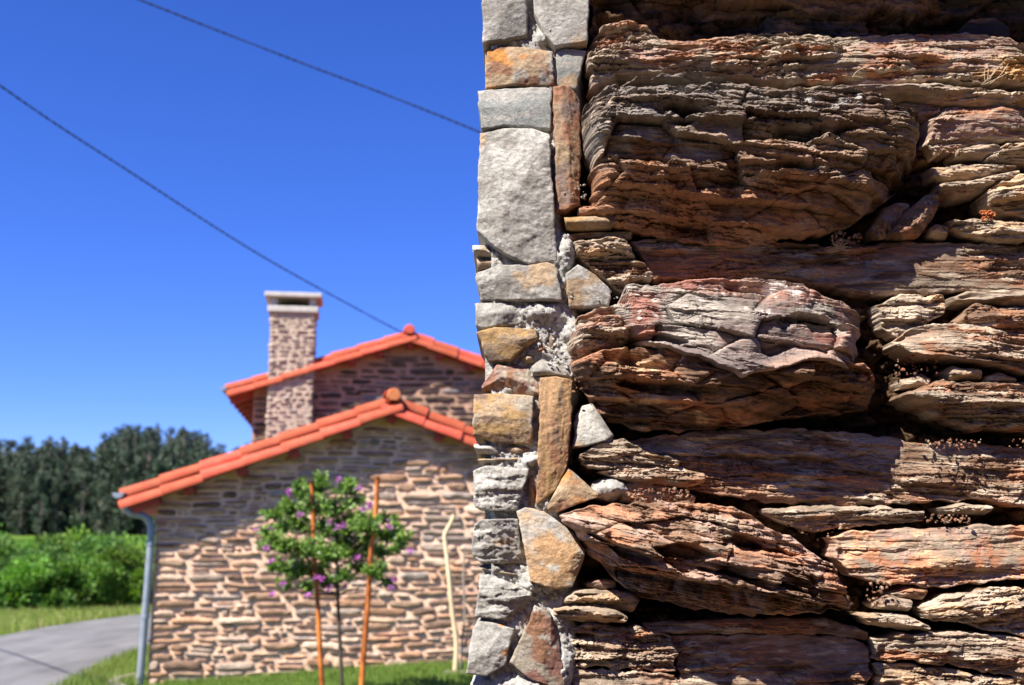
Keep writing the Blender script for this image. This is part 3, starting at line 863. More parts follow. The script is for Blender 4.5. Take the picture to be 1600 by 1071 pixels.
# bed below the second stone, browner colour chosen to darken its shade
ST([(985, 690), (1100, 674), (1250, 670), (1380, 682), (1440, 692), (1500, 692), (1660, 703)],
   [(1030, 758), (1120, 772), (1200, 786), (1300, 791), (1440, 786), (1520, 782), (1590, 790), (1660, 800)], 'slatebrown', .018, relief=.7, tilt=.05,
   extra=blend_region(C['rust'], (-1, -.9, .22, .35), (.4, .55, 2, 2.1), 5, .75))
ST([(898, 714), (928, 697), (975, 687), (1020, 706), (1062, 722)], [(906, 726), (960, 738), (1010, 732), (1060, 730)], 'slatepale', .05, relief=1.0, tilt=.08)
ST([(935, 738), (985, 728), (1060, 728), (1105, 742)], [(960, 748), (1020, 758), (1075, 762), (1105, 756)], 'slatebrown', .035, relief=1.0)
ST([(968, 758), (1000, 748), (1050, 762), (1090, 778)], [(970, 786), (1030, 786), (1088, 786)], 'granular', .02, relief=1.4)
ST([(1195, 795), (1260, 788), (1380, 792), (1452, 802)], [(1200, 806), (1260, 831), (1330, 824), (1446, 814)], 'slategrey', .03)
ST([(1470, 793), (1500, 786), (1552, 792)], [(1475, 803), (1545, 804)], 'slatepale', .045, relief=.7)
ST([(1300, 838), (1335, 831), (1430, 826), (1520, 821), (1660, 825)], [(1304, 872), (1326, 902), (1370, 912), (1480, 919), (1560, 908), (1660, 890)], 'granular', .05,
   [(0, .75), (.15, 1), (.7, 1), (1, .8)], relief=.85)
# third big jutting stone
ST([(872, 806), (900, 793), (980, 786), (1080, 782), (1150, 795), (1200, 820), (1260, 852), (1300, 880), (1330, 918), (1346, 940)],
   [(888, 822), (925, 866), (960, 902), (1000, 936), (1100, 957), (1200, 966), (1290, 962), (1346, 956)], 'big3', .185,
   [(0, .42), (.15, .72), (.35, .96), (.5, 1), (.62, .85), (1, .08)], relief=1.15, ends=(.05, .12), tilt=.18, seed=8123, dents=((.40, .50, .10, .07, .06), (.58, .30, .08, .08, .05), (.25, .62, .12, .06, .04), (.62, .62, .16, .05, .045)))
ST([(912, 912), (930, 905), (965, 908)], [(914, 920), (965, 922)], 'slatered', .03)
ST([(878, 936), (896, 921), (940, 922), (985, 926), (1002, 942)], [(881, 946), (920, 951), (990, 958)], 'slatepale', .05, relief=1.2)
ST([(862, 950), (900, 945), (965, 953), (985, 966)], [(864, 966), (910, 973), (980, 973)], 'slatepale', .07, relief=.8)
ST([(1385, 927), (1412, 916), (1452, 920)], [(1390, 936), (1445, 937)], 'slatered', .035)
ST([(1364, 944), (1385, 931), (1428, 938)], [(1368, 953), (1422, 956)], 'slatepale', .05, relief=.7)
ST([(1343, 963), (1375, 957), (1415, 962), (1453, 978)], [(1352, 976), (1400, 983), (1452, 987)], 'slatepale', .055, relief=.7)
ST([(1434, 952), (1470, 931), (1530, 921), (1600, 919), (1660, 919)], [(1440, 966), (1500, 976), (1560, 986), (1600, 995), (1660, 1002)], 'slatepale', .05, relief=1.1, tilt=-.12)
ST([(1358, 1000), (1400, 990), (1480, 986), (1560, 991), (1600, 999), (1660, 1007)], [(1362, 1030), (1480, 1040), (1560, 1054), (1600, 1061), (1660, 1062)], 'slategrey', .045, relief=.7)
ST([(890, 985), (920, 973), (1000, 980), (1052, 992)], [(894, 1042), (980, 1046), (1062, 1050)], 'slategrey', .04, relief=1.3)
ST([(1000, 975), (1150, 968), (1290, 965), (1356, 988)], [(1010, 992), (1150, 990), (1290, 992), (1356, 1002)], 'slatebrown', .02, relief=.8)
ST([(1050, 992), (1150, 991), (1290, 993), (1356, 1003)], [(1064, 1135), (1365, 1135)], 'slatebrown', .012, relief=.8)  # shaded bed under the third stone, its shade deepened by a browner colour
ST([(892, 1046), (980, 1048), (1060, 1053)], [(888, 1135), (1070, 1135)], 'slatebrown', .03, relief=1.4)
ST([(1364, 1036), (1480, 1043), (1560, 1058), (1660, 1066)], [(1368, 1135), (1660, 1135)], 'slatepale', .03, relief=1.2)

# ---- core of the wall: pale mortar between the quoins, dark earth between the slates
def build_core():
    pxs = np.arange(758, 1664, 2.6); pys = np.arange(-290, 1144, 2.6)
    PX, PY = np.meshgrid(pxs, pys)
    a = (PX - 800) / F_PX; b = -(PY - 535.5) / F_PX
    ry = math.cos(PITCH) - math.sin(PITCH) * b; rz = math.sin(PITCH) + math.cos(PITCH) * b
    X = a * WALL_Y / ry; Z = CAM_H + rz * WALL_Y / ry
    edge = 893 + 14 * np.sin(PY / 70.0)
    m = 1 - sstep(edge - 14, edge + 18, PX)
    out = lerp(-0.050 + 0.05 * (fbm(X * 14, Z * 30, 5) - .5), -0.006 + 0.022 * (fbm(X * 22, Z * 22, 6) - .5), m)
    for (bx, by, rx, rr, o) in ((848, 493, 34, 16, .030), (886, 395, 16, 34, .022), (955, 765, 36, 22, .022), (880, 1040, 14, 70, .024), (846, 68, 14, 10, .02), (940, 690, 22, 22, .012),
                                (830, 722, 12, 8, .03), (896, 520, 14, 18, .03), (842, 914, 22, 12, .022), (825, 1068, 30, 8, .03), (868, 965, 14, 14, .03), (800, 575, 40, 8, .0)):
        g = np.exp(-(((PX - bx) / rx) ** 2 + ((PY - by) / rr) ** 2) * 1.2)
        out = out + (o + 0.055 * (1 - m)) * g
        m = np.maximum(m, sstep(.25, .5, g))
    wq = .02 * (fbm(X * 20, Z * 20, 61) - .5)
    f1, f2, idh = worley((X + wq) / .07, (Z + wq) / .026, 71)
    f1b, f2b, idb = worley((X + wq) / .028, (Z + wq) / .013, 72)
    out = out + (1 - m) * (.050 * (idh - .45) - .02 * np.exp(-(f2 - f1) / .10) + .018 * (idb - .5) - .006 * np.exp(-(f2b - f1b) / .12))
    out = out + m * (.026 + (.011 * (fbm(X * 55, Z * 55, 18, 4) - .5)) + .016 * (fbm(X * 200, Z * 200, 19, 3) - .5))
    out = out + 0.012 * (fbm(X * 120, Z * 120, 8) - .5)
    out = np.where(PX < 768, np.minimum(out, -0.01), out)
    v = np.stack([X, -out, Z], -1).reshape(-1, 3)
    nx, ny = len(pxs), len(pys)
    i = np.arange((ny - 1) * nx).reshape(ny - 1, nx)[:, :-1].ravel()
    q = np.stack([i, i + nx, i + nx + 1, i + 1], -1)
    earth = np.array((.085, .052, .031)); mort = np.array((.46, .445, .42))
    tintc = (.55 + .9 * idh)[..., None]
    e = earth * (0.6 + 1.0 * fbm(X * 30, Z * 30, 12))[..., None]
    mo = mort * (0.75 + 0.5 * fbm(X * 25, Z * 25, 14))[..., None]
    e = e * tintc
    c = e * (1 - m[..., None]) + mo * m[..., None]
    o = link('mortar', make_mesh('mortar', v, q, None, c.reshape(-1, 3), smooth=True), M['core'], WALL)
    o['label'] = 'pale mortar between the corner stones, dark earth between the slates'
    # solid body behind, and the wall beyond the picture
    B = MB()
    B.box(-.055, 3.2, .10, .62, -0.1, 3.75)
    o = link('wall_body', make_mesh('wall_body', B.v, B.q, None, np.tile((.42, .39, .35), (len(B.v), 1))), M['core'], WALL)
build_core()

def field_stone_geo(x0, x1, z0, z1, out, nu=9, nv=6, sd=1, bulge=0.3):
    """an uneven pillow stone in the local xz plane, front towards -y; returns verts, quads"""
    u = np.linspace(-1, 1, nu)[None, :]; v = np.linspace(-1, 1, nv)[:, None]
    cx, cz = (x0 + x1) / 2, (z0 + z1) / 2; hx, hz = (x1 - x0) / 2, (z1 - z0) / 2
    p = 5.0
    # squircle outline
    uu = u * (1 - 0.16 * v ** 4); vv = v * (1 - 0.34 * np.abs(u) ** 3.0)
    X = cx + hx * uu; Z = cz + hz * vv
    X = X + hx * 0.18 * (fbm(X * 7 + sd, Z * 13, sd, 2) - .5) * 2
    Z = Z + .07 * (fbm(X * 1.1, Z * 1.3, 991, 2) - .5) * min(1, max(0, z0 * 4))
    Z = Z + hz * 0.50 * (fbm(X * 14 + sd, Z * 5, sd + 6, 3) - .5) + hz * 0.55 * (fbm(X * 6 + sd * 3.1, Z * 9, sd + 1, 2) - .5) + hz * 0.25 * (vnoise(X * 3 + sd, Z * 0, sd + 9) - .5)
    ru = np.clip((1 - np.abs(u)) * hx / .028, 0, 1); rv = np.clip((1 - np.abs(v)) * hz / .022, 0, 1)
    rim = np.minimum(ru, rv); rim = rim * (2 - rim)
    o = -.030 + (out + .030) * rim + (out * 0.9) * (fbm(X * 9 + sd, Z * 20, sd + 2, 3) - .5) + .012 * (vnoise(X * 4, Z * 4 + sd, sd + 4) - .5)
    Y = -o
    g = np.stack([X, Y, Z], -1).reshape(-1, 3)
    i = np.arange((nv - 1) * nu).reshape(nv - 1, nu)[:, :-1].ravel()
    q = np.stack([i, i + 1, i + nu + 1, i + nu], -1)
    ring = np.concatenate([np.arange(nu), np.arange(1, nv) * nu + nu - 1, (nv - 1) * nu + np.arange(nu - 2, -1, -1), np.arange(nv - 2, 0, -1) * nu])
    rb = g[ring].copy(); rb[:, 1] = 0.06
    n0 = len(g); nr = len(ring); k = np.arange(nr); k2 = (k + 1) % nr
    sk = np.stack([ring[k2], ring[k], n0 + k, n0 + k2], -1)
    return np.concatenate([g, rb]), np.concatenate([q, sk])

def layout(x0, x1, z0, ztop, hmin, hmax, wmin, wmax, gap, rs):
    """courses of stones; ztop(x) limits the height. returns rectangles"""
    rects = []
    z = z0
    zmax = max(ztop(x) for x in np.linspace(x0, x1, 60))
    while z < zmax:
        h = rs.uniform(hmin, hmax)
        x = x0
        first = True
        while x < x1:
            w = rs.uniform(wmin, wmax) * (0.8 + 0.4 * rs.random())
            if x + w > x1 - wmin * 0.5: w = x1 - x
            zt = min(ztop(x + w * .15), ztop(x + w * .85)) 
            dz = (rs.random() - .5) * h * .30
            a, b = z + dz * (0 if z == z0 else 1), z + h + (rs.random() - .5) * h * .30
            b = min(b, zt)
            if b - a > hmin * .45:
                if b - a > hmin * 1.25 and rs.random() < .38 and not first:
                    m = a + (b - a) * rs.uniform(.35, .65)
                    if rs.random() < .5:
                        k = x + w * rs.uniform(.35, .65)
                        rects.append((x, k, a, m)); rects.append((k, x + w, a, m))
                    else:
                        rects.append((x, x + w, a, m))
                    rects.append((x + rs.uniform(-.02, .03), x + w, m, b))
                else:
                    rects.append((x, x + w, a, b))
            first = False
            x += w
        z += h
    return [(a + gap * rs.uniform(.1, .7), b - gap * rs.uniform(.1, .7), c + gap * rs.uniform(.25, .7), d - gap * rs.uniform(.25, .7)) for a, b, c, d in rects]

def joined_field(name, rects, outs, pal, rs, parent, off=(0, 0, 0), rotm=None):
    V = []; Q = []; CC = []; n = 0
    for k, (a, b, c, d) in enumerate(rects):
        v, q = field_stone_geo(a, b, c, d, rs.uniform(*outs), 8, 6, 300 + k)
        if rotm is not None: v = v @ rotm.T
        V.append(v + np.array(off)); Q.append(q + n); n += len(v)
        CC.append(np.tile(np.array(pal[rs.integers(0, len(pal))]) * rs.uniform(.8, 1.2), (len(v), 1)))
    o = link(name, make_mesh(name, np.concatenate(V), np.concatenate(Q), None, np.concatenate(CC), smooth=True), M['fieldstone'], parent)
    o['kind'] = 'stuff'
    return o

rs0 = np.random.default_rng(5)
xr = at(1668, 500, WALL_Y).x; ztop_ = at(1000, -275, WALL_Y).z; zbot_ = at(1000, 1140, WALL_Y).z
slpal = [C['grey'], C['brown'], C['pale'], C['tan'], C['purple']]
rc = layout(xr, 3.2, 0, lambda x: 3.75, .08, .2, .3, .8, .02, rs0)
rc += layout(-.06, xr, 0, lambda x: zbot_ - .01, .08, .2, .2, .6, .02, rs0)
rc += layout(-.06, xr, ztop_ + .01, lambda x: 3.75, .08, .2, .2, .6, .02, rs0)
joined_field('stone_infill', rc, (.05, .10), slpal, rs0, WALL)
# return face of the corner, turned away from the camera
rc = layout(.05, .6, 0, lambda x: 3.75, .08, .18, .15, .4, .02, rs0)
joined_field('stone_infill', rc, (.005, .02), [C['grey'], C['pale'], C['tan']], rs0, WALL, off=(-.055, 0, 0), rotm=np.array([[0, 1, 0], [1, 0, 0], [0, 0, 1.]]))

# crumbs of earth and stone lying in the joints
def crumbs():
    spots = [((1425, 690), (1515, 706), 70, .05), ((1560, 690), (1600, 705), 25, .05), ((1345, 905), (1375, 945), 45, .05), ((1440, 805), (1500, 818), 50, .04), ((1455, 240), (1490, 252), 30, .03), ((975, 765), (1085, 784), 90, .03),
             ((885, 455), (975, 480), 30, .02), ((1290, 372), (1340, 388), 50, .03), ((890, 590), (940, 620), 30, .03), ((840, 520), (870, 560), 24, .03), ((1230, 800), (1310, 845), 50, .0), ((1390, 560), (1470, 590), 50, .02), ((880, 290), (915, 322), 30, .02), ((840, 55), (862, 76), 20, .02), ((828, 905), (870, 925), 25, .03)]
    ico_v = np.array([(0, 0, 1), (.9, 0, .4), (.28, .85, .4), (-.73, .53, .4), (-.73, -.53, .4), (.28, -.85, .4), (.73, .53, -.4), (-.28, .85, -.4), (-.9, 0, -.4), (-.28, -.85, -.4), (.73, -.53, -.4), (0, 0, -1)])
    ico_t = np.array([(0, 1, 2), (0, 2, 3), (0, 3, 4), (0, 4, 5), (0, 5, 1), (1, 6, 2), (2, 7, 3), (3, 8, 4), (4, 9, 5), (5, 10, 1), (6, 7, 2), (7, 8, 3), (8, 9, 4), (9, 10, 5), (10, 6, 1), (11, 7, 6), (11, 8, 7), (11, 9, 8), (11, 10, 9), (11, 6, 10)])
    V = []; T = []; CC = []; n = 0
    rs = np.random.default_rng(11)
    pal = [(.22, .09, .05), (.26, .14, .085), (.16, .085, .05), (.28, .20, .14), (.11, .06, .04)]
    for (p0, p1, cnt, dep) in spots:
        pale = p0[0] < 890
        for _ in range(cnt):
            px, py = rs.uniform(p0[0], p1[0]), rs.uniform(p0[1], p1[1])
            P = at(px, py, WALL_Y)
            r = rs.uniform(.0012, .0048)
            v = ico_v * rs.uniform(.7, 1.3, (12, 1)) * r * rs.uniform(.6, 1.3, 3)
            V.append(v + np.array((P.x, -dep + rs.uniform(-.03, .02), P.z)))
            T.append(ico_t + n); n += 12
            c = np.array((.38, .355, .32) if pale else pal[rs.integers(0, 5)]) * rs.uniform(.7, 1.2)
            CC.append(np.tile(c, (12, 1)))
    o = link('crumbs', make_mesh('crumbs', np.concatenate(V), None, np.concatenate(T), np.concatenate(CC)), M['crumb'], WALL)
    o['kind'] = 'stuff'
crumbs()
#__PART2__
# small dry plants growing in the joints
def dry_plant(name, label, px, py, out, stems, rad, seed, curl=0.4, heads=False, parentgroup=None):
    P = at(px, py, WALL_Y - out)
    root = thing(name, label, 'dry plant', tuple(P))
    rs = random.Random(seed)
    for k in range(stems):
        a = rs.uniform(-1.2, 1.2); L = rad * rs.uniform(.5, 1.1)
        d = Vector((math.sin(a), -0.35 * rs.random(), math.cos(a) * (1 if not heads else .8)))
        side = Vector((math.cos(a), 0, -math.sin(a))) * rs.uniform(-curl, curl)
        pts = [Vector((rs.uniform(-.01, .01), 0.004, 0))]
        for i in range(1, 6):
            t = i / 5
            pts.append(pts[0] + d * L * t + side * L * t * t)
        MB().tube(pts, [.0008] * 5 + [.0004], 4).build('stem', M['drystem'], root)
        if heads:
            m = MB(); c = pts[-1]
            for j in range(6):
                b = j * 1.05
                m.tube([c, c + Vector((math.cos(b) * .004, -.002, math.sin(b) * .004)), c + Vector((math.cos(b) * .005, -.007, math.sin(b) * .005))], [.0012, .0022, .0008], 5)
            m.build('seed_head', M['tile_pale'], root)
    return root
dry_plant('dry_weed', 'wispy dry grass stems on the top slate ledge at far right', 1540, 132, .075, 7, .07, 2)
dry_plant('dry_weed', 'two thin pale dry stems on the crumbly upper slate band', 1330, 120, .07, 2, .04, 5, 1.0)
dry_plant('dry_weed', 'small rust-coloured seed heads in the joint at the right edge', 1548, 345, .05, 9, .025, 8, .5, True)
dry_plant('dry_weed', 'tangled dark dry tuft under the biggest jutting stone', 1315, 388, .03, 26, .03, 9, 1.5)

# ------------------------------------------------------------------ houses
A_ROT = math.radians(8.5)
def fac(px, py, O, off):
    """pixel to local (x, z) on the vertical facade plane through O, offset towards the camera"""
    r = ray(px, py)
    n = np.array((math.sin(A_ROT), -math.cos(A_ROT))); d = np.array((math.cos(A_ROT), math.sin(A_ROT)))
    t = (O[0] * n[0] + O[1] * n[1] + off) / (r[0] * n[0] + r[1] * n[1])
    P = np.array((r[0] * t, r[1] * t))
    return float((P - np.array(O)) @ d), float(CAM_H + r[2] * t)

def barrel_mesh(L, r0, r1, th=0.014, arc=100, n=12):
    """half-round clay tile, axis along +x, lower (wide) end at x=0"""
    v = []; q = []
    for x, r in ((0, r0), (L * .5, (r0 + r1) / 2), (L, r1)):
        for rr in (r, r - th):
            for k in range(n + 1):
                t = math.radians(-arc + 2 * arc * k / n)
                v.append((x, math.sin(t) * rr, math.cos(t) * rr))
    w = 2 * (n + 1)
    for s in range(2):
        for k in range(n):
            a = s * w + k; b = a + w
            q.append((a, a + 1, b + 1, b))
            c = a + n + 1; d = c + w
            q.append((c, d, d + 1, c + 1))
        for k in (0, n):
            a = s * w + k
            q.append((a, a + w, a + w + n + 1, a + n + 1))
    for s in (0, 2):
        for k in range(n):
            a = s * w + k
            q.append((a, a + n + 1, a + n + 2, a + 1))
    return make_mesh('roof_tile', v, q, smooth=False)

stone_pals = {
 'sun': [(.42, .265, .175), (.48, .325, .22), (.35, .22, .145), (.52, .375, .275), (.41, .315, .245), (.44, .255, .155), (.23, .15, .105)],
 'dark': [(.085, .060, .045), (.13, .088, .06), (.07, .055, .045), (.18, .125, .085), (.11, .078, .058)],  # dark set for the upper gable stones, their shade included in the colour
 'chim': [(.36, .27, .21), (.40, .31, .24), (.34, .26, .205), (.37, .31, .26), (.43, .33, .26)],
}

def rubble(parent, rects, outs, pal, seed, mat, limit=300, nu=13, nv=8):
    rs = np.random.default_rng(seed)
    for k, (a, b, c, d) in enumerate(rects[:limit]):
        v, q = field_stone_geo(a, b, c, d, rs.uniform(*outs), nu, nv, seed + k)
        ctr = np.array(((a + b) / 2, 0, (c + d) / 2))
        base = np.array(pal[rs.integers(0, len(pal))]) * rs.uniform(.8, 1.2)
        if rs.random() < .09: base = base * .5 + np.array((.30, .28, .27)) * .5
        n = fbm(v[:, 0] * 7 + k, v[:, 2] * 16, seed + k, 3)[:, None]
        col = base * (0.65 + .7 * n)
        me = make_mesh('stone', v - ctr, q, None, col, smooth=True)
        link('stone', me, mat, parent, tuple(ctr))

def gable_body(W, H0, ridge_x, ridge_z, slope, depth, mat, parent, seed, zb=-.3):
    """walls with a bumpy mortar front"""
    nx = int(W / .045); nz = int((ridge_z - zb) / .045)
    xs = np.linspace(0, W, nx)
    top = ridge_z - np.abs(xs - ridge_x) * slope
    t = np.linspace(0, 1, nz)[:, None]
    Z = zb + (top[None, :] - zb) * t
    X = np.broadcast_to(xs, Z.shape)
    Y = -.001 - 0.026 * (fbm(X * 5, Z * 9, seed) - .5) - .024 * (fbm(X * 22, Z * 30, seed + 3) - .5)
    Y = np.where((X < .01) | (X > W - .01), 0, Y)
    v = np.stack([X, Y, Z], -1).reshape(-1, 3)
    i = np.arange((nz - 1) * nx).reshape(nz - 1, nx)[:, :-1].ravel()
    q = [tuple(f) for f in np.stack([i, i + 1, i + nx + 1, i + nx], -1)]
    v = [tuple(p) for p in v]
    b = len(v)
    v += [(0, depth, zb), (W, depth, zb), (W, depth, top[-1]), (ridge_x, depth, ridge_z), (0, depth, top[0]), (0, 0, zb), (0, 0, top[0]), (W, 0, zb), (W, 0, top[-1])]
    q += [(b, b + 5, b + 6, b + 4), (b + 1, b + 2, b + 8, b + 7), (b, b + 4, b + 3, b + 1)]
    t3 = [(b + 1, b + 3, b + 2)]
    return link('wall', make_mesh('wall', v, q, t3, smooth=True), mat, parent)

def verge_roof(parent, L, R, slope, half, over, depth, deck_t, tile_len, r_tile, n_ind, seed):
    """tiled roof: eave left L=(x,z), ridge R=(x,z), the verge hangs `over` in front of the wall (local -y)"""
    rs = random.Random(seed)
    th = math.atan(slope)
    slen = half / math.cos(th)
    for side in (0, 1):
        sgn = 1 if side == 0 else -1
        ang = -th if side == 0 else th
        # deck boards under the tiles
        x0 = R[0] - sgn * half; z0 = R[1] - half * slope
        up = Vector((sgn * math.cos(th), 0, math.sin(th)))
        nrm = Vector((-sgn * math.sin(th), 0, math.cos(th)))
        base = Vector((x0, 0, z0))
        low = 0.17
        m = MB()
        v = []
        for a in (0, slen):
            for y in (-over + .03, depth):
                for h in (-low - deck_t, -low):
                    v.append(base + up * a + nrm * h + Vector((0, y, 0)))
        m.add(v, [(0, 1, 3, 2), (4, 6, 7, 5), (0, 4, 5, 1), (2, 3, 7, 6), (0, 2, 6, 4), (1, 5, 7, 3)])
        m.build('roof_deck', M['redwood'], parent)
        n = int(math.ceil(slen / tile_len)); step = slen / n
        full = step + .07
        tiles = [barrel_mesh(full, r_tile, r_tile * .86) for _ in range(1)]
        if side == 1: pass
        for j in range(n_ind):
            y = -over + r_tile * .55 + j * r_tile * 2.02
            lift = -0.125 if j == 0 else 0.015
            for i in range(n):
                p = base + up * (i * step) + nrm * (lift - .085 + .012) + Vector((rs.uniform(-.012, .012), y + rs.uniform(-.012, .012), rs.uniform(-.006, .006)))
                o = bpy.data.objects.new('roof_tile', tiles[0])
                if not tiles[0].materials: tiles[0].materials.append(M['tile'])
                COL.objects.link(o); o.parent = parent; o.location = p
                tl = math.radians(1.6)
                # x axis up the slope
                if side == 0:
                    o.rotation_euler = (0, -th + tl, rs.uniform(-.01, .01))
                else:
                    o.rotation_euler = (0, -(math.pi - th) - tl, rs.uniform(-.01, .01))
                    o.scale = (1, 1, -1)
        # the rest of the covering behind, corrugated
        ys = np.linspace(-over + r_tile * (.55 + 2.02 * (n_ind - .5)), depth, int((depth + over) / (r_tile * .4)))
        prof = -.085 + .012 + r_tile * np.abs(np.cos((ys - ys[0] - r_tile) / (2.02 * r_tile) * math.pi))
        v = []
        for a in (0, slen):
            for y, h in zip(ys, prof):
                v.append(base + up * a + nrm * float(h) + Vector((0, float(y), 0)))
        k = len(ys); q = [(i, i + 1, k + i + 1, k + i) for i in range(k - 1)]
        o = link('roof_covering', make_mesh('roof_covering', v, q), M['tile'], parent)
        o['kind'] = 'stuff'
    # ridge tiles
    rm = barrel_mesh(.42, r_tile * 1.12, r_tile * 1.0, arc=80)
    y = -over + .14
    while y < depth:
        o = bpy.data.objects.new('ridge_tile', rm)
        if not rm.materials: rm.materials.append(M['tile'])
        COL.objects.link(o); o.parent = parent
        o.location = (R[0], y, R[1] - .02); o.rotation_euler = (0, 0, math.pi / 2)
        y += .36

def rounded_cap(name, parent, x, y0, y1, z, r, mat):
    """rounded end piece closing the ridge"""
    n = 16; v = []; q = []; t = []
    prof = [(x + r * 1.0 * math.sin(a) * (1 if abs(a) < 1.9 else .8), z + r * math.cos(a)) for a in [math.radians(-140 + 280 * k / n) for k in range(n + 1)]]
    for y, s in ((y0, .86), (y0 + .02, 1), (y1, 1)):
        for (a, b) in prof: v.append((x + (a - x) * s, y, z + (b - z) * s))
    k = n + 1
    for s in range(2):
        for i in range(n): q.append((s * k + i, s * k + i + 1, (s + 1) * k + i + 1, (s + 1) * k + i))
    for s in (0, 2):
        v.append((x, y0 if s == 0 else y1, z)); c = len(v) - 1
        for i in range(n): t.append((s * k + i, s * k + i + 1, c))
        t.append((s * k + n, s * k, c))
    return link(name, make_mesh(name, v, q, t), mat, parent)

# ---- lower house
O1 = (-4.20, 13.03)
H1 = thing('stone_house', 'low stone house with red tiled gable roof and grey downpipe', 'house', (O1[0], O1[1], 0), A_ROT)
OV1 = .255
L1 = fac(180, 768, O1, OV1); R1 = fac(613, 617, O1, OV1)
half1 = R1[0] - L1[0]; sl1 = (R1[1] - L1[1]) / half1
W1 = 2 * R1[0]
wall_top1 = R1[1] - .22
gable_body(W1, 0, R1[0], wall_top1, sl1, 5.0, M['mortar'], H1, 21)
rs1 = np.random.default_rng(31)
def top1(x): return wall_top1 - abs(x - R1[0]) * sl1 - .03
rects1 = layout(0.0, W1, -.05, top1, .05, .125, .10, .50, .012, rs1)
vis = [r for r in rects1 if r[0] < 3.9]
hid = [r for r in rects1 if r[0] >= 3.9]
vis.sort(key=lambda r: -(r[1] - r[0]) * (r[3] - r[2]))
rubble(H1, vis, (.022, .044), stone_pals['sun'], 4000, M['fieldstone'])
joined_field('stone_infill', hid + vis[300:], (.022, .05), stone_pals['sun'], rs1, H1)
verge_roof(H1, L1, R1, sl1, half1, OV1, 5.2, .03, .50, .098, 4, 3)
rounded_cap('ridge_end_cap', H1, R1[0] + .02, -OV1 - .04, -OV1 + .20, R1[1] - .01, .088, M['tile_pale'])
# purlin ends under the verge
for (px, py) in ((292, 750), (375, 722), (456, 693), (540, 664), (616, 644), (690, 668)):
    x, z = fac(px, py, O1, .2)
    zt = R1[1] - abs(x - R1[0]) * sl1 - .205
    MB().box(-.06, .06, -.205, .3, -.12, .0, .008).build('purlin', M['redwood'], H1, (x, 0, zt), (0, -math.atan(sl1) if x < R1[0] else math.atan(sl1), 0))
xr2 = 2 * R1[0]
for x in (R1[0] + 1.25, R1[0] + 1.9, R1[0] + 2.5):
    zt = R1[1] - abs(x - R1[0]) * sl1 - .205
    MB().box(-.06, .06, -.205, .3, -.12, .0, .008).build('purlin', M['redwood'], H1, (x, 0, zt), (0, math.atan(sl1), 0))
# eaves beam at the left corner
zt = R1[1] - abs(-.12 - R1[0]) * sl1 - .195
MB().box(-.16, .16, -.20, 5.0, -.13, 0, .01).build('eaves_beam', M['redwood'], H1, (-.13, 0, zt), (0, -math.atan(sl1), 0))
# gutter and downpipe
def half_gutter(parent, x, z, y0, y1, r=.065):
    m = MB(); n = 10; v = []; q = []
    for y in (y0, y1):
        for rr in (r, r - .006):
            for k in range(n + 1):
                a = math.pi + math.pi * k / n
                v.append((x + rr * math.cos(a), y, z + rr * math.sin(a)))
    k = n + 1
    for i in range(n):
        q += [(i, i + 1, 2 * k + i + 1, 2 * k + i), (k + i, 3 * k + i, 3 * k + i + 1, k + i + 1), (i, k + i, k + i + 1, i + 1)]
    v.append((x, y0, z)); c = len(v) - 1
    t = [(k + i, k + i + 1, c) for i in range(n)]
    m.add(v, q, t)
    return m.build('gutter', M['zinc'], parent)
gx, gz_ = fac(186, 768, O1, OV1)
half_gutter(H1, gx - .01, gz_ - .015, -OV1 - .01, 5.1)
pp = []
for (px, py, o) in ((190, 782, .15), (194, 792, .15), (205, 802, .13), (222, 806, .09), (232, 814, .06), (236, 832, .05), (234, 870, .05), (227, 960, .05), (219, 1060, .05), (216, 1100, .05)):
    x, z = fac(px, py, O1, o)
    pp.append((x, -o, z))
dp = MB().tube(spline(pp, 6), .043, 14).build('downpipe', M['zinc'], H1, smooth=True)
for py, px in ((964, 227), (850, 235), (1058, 219)):
    x, z = fac(px, py, O1, .05)
    MB().tube([(x, -.05, z - .02), (x, -.05, z + .02)], .0495, 14).build('pipe_bracket', M['zinc'], H1, smooth=False)

# ---- upper house behind
O2 = (-4.664, 19.5)
H2 = thing('stone_house', 'taller stone house behind, red tiled roof and square stone chimney', 'house', (O2[0], O2[1], 0), A_ROT)
OV2 = .325
L2 = fac(350, 602, O2, OV2); R2 = fac(640, 514, O2, OV2)
half2 = R2[0] - L2[0]; sl2 = (R2[1] - L2[1]) / half2
W2 = 2 * R2[0]
wt2 = R2[1] - .22
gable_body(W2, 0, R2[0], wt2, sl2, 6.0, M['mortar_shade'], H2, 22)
rs2 = np.random.default_rng(37)
def top2(x): return wt2 - abs(x - R2[0]) * sl2 - .10
rects2 = layout(0.0, W2, 2.6, top2, .09, .17, .2, .66, .03, rs2)
vis2 = [r for r in rects2 if r[0] < 4.3]
vis2.sort(key=lambda r: -(r[1] - r[0]) * (r[3] - r[2]))
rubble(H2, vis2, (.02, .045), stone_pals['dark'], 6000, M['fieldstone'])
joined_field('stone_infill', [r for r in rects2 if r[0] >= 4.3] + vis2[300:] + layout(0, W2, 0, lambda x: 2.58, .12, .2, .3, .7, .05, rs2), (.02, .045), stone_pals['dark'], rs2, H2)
verge_roof(H2, L2, R2, sl2, half2, OV2, 6.2, .03, .52, .10, 4, 5)
rounded_cap('ridge_end_cap', H2, R2[0], -OV2 - .03, -OV2 + .2, R2[1] - .02, .10, M['tile'])
for (px, py) in ((455, 588), (548, 556), (592, 542), (643, 528), (690, 545), (737, 562)):
    x, z = fac(px, py, O2, .25)
    zt = R2[1] - abs(x - R2[0]) * sl2 - .205
    MB().box(-.06, .06, -.24, .3, -.12, .0, .008).build('purlin', M['redwood'], H2, (x, 0, zt), (0, -math.atan(sl2) if x < R2[0] else math.atan(sl2), 0))
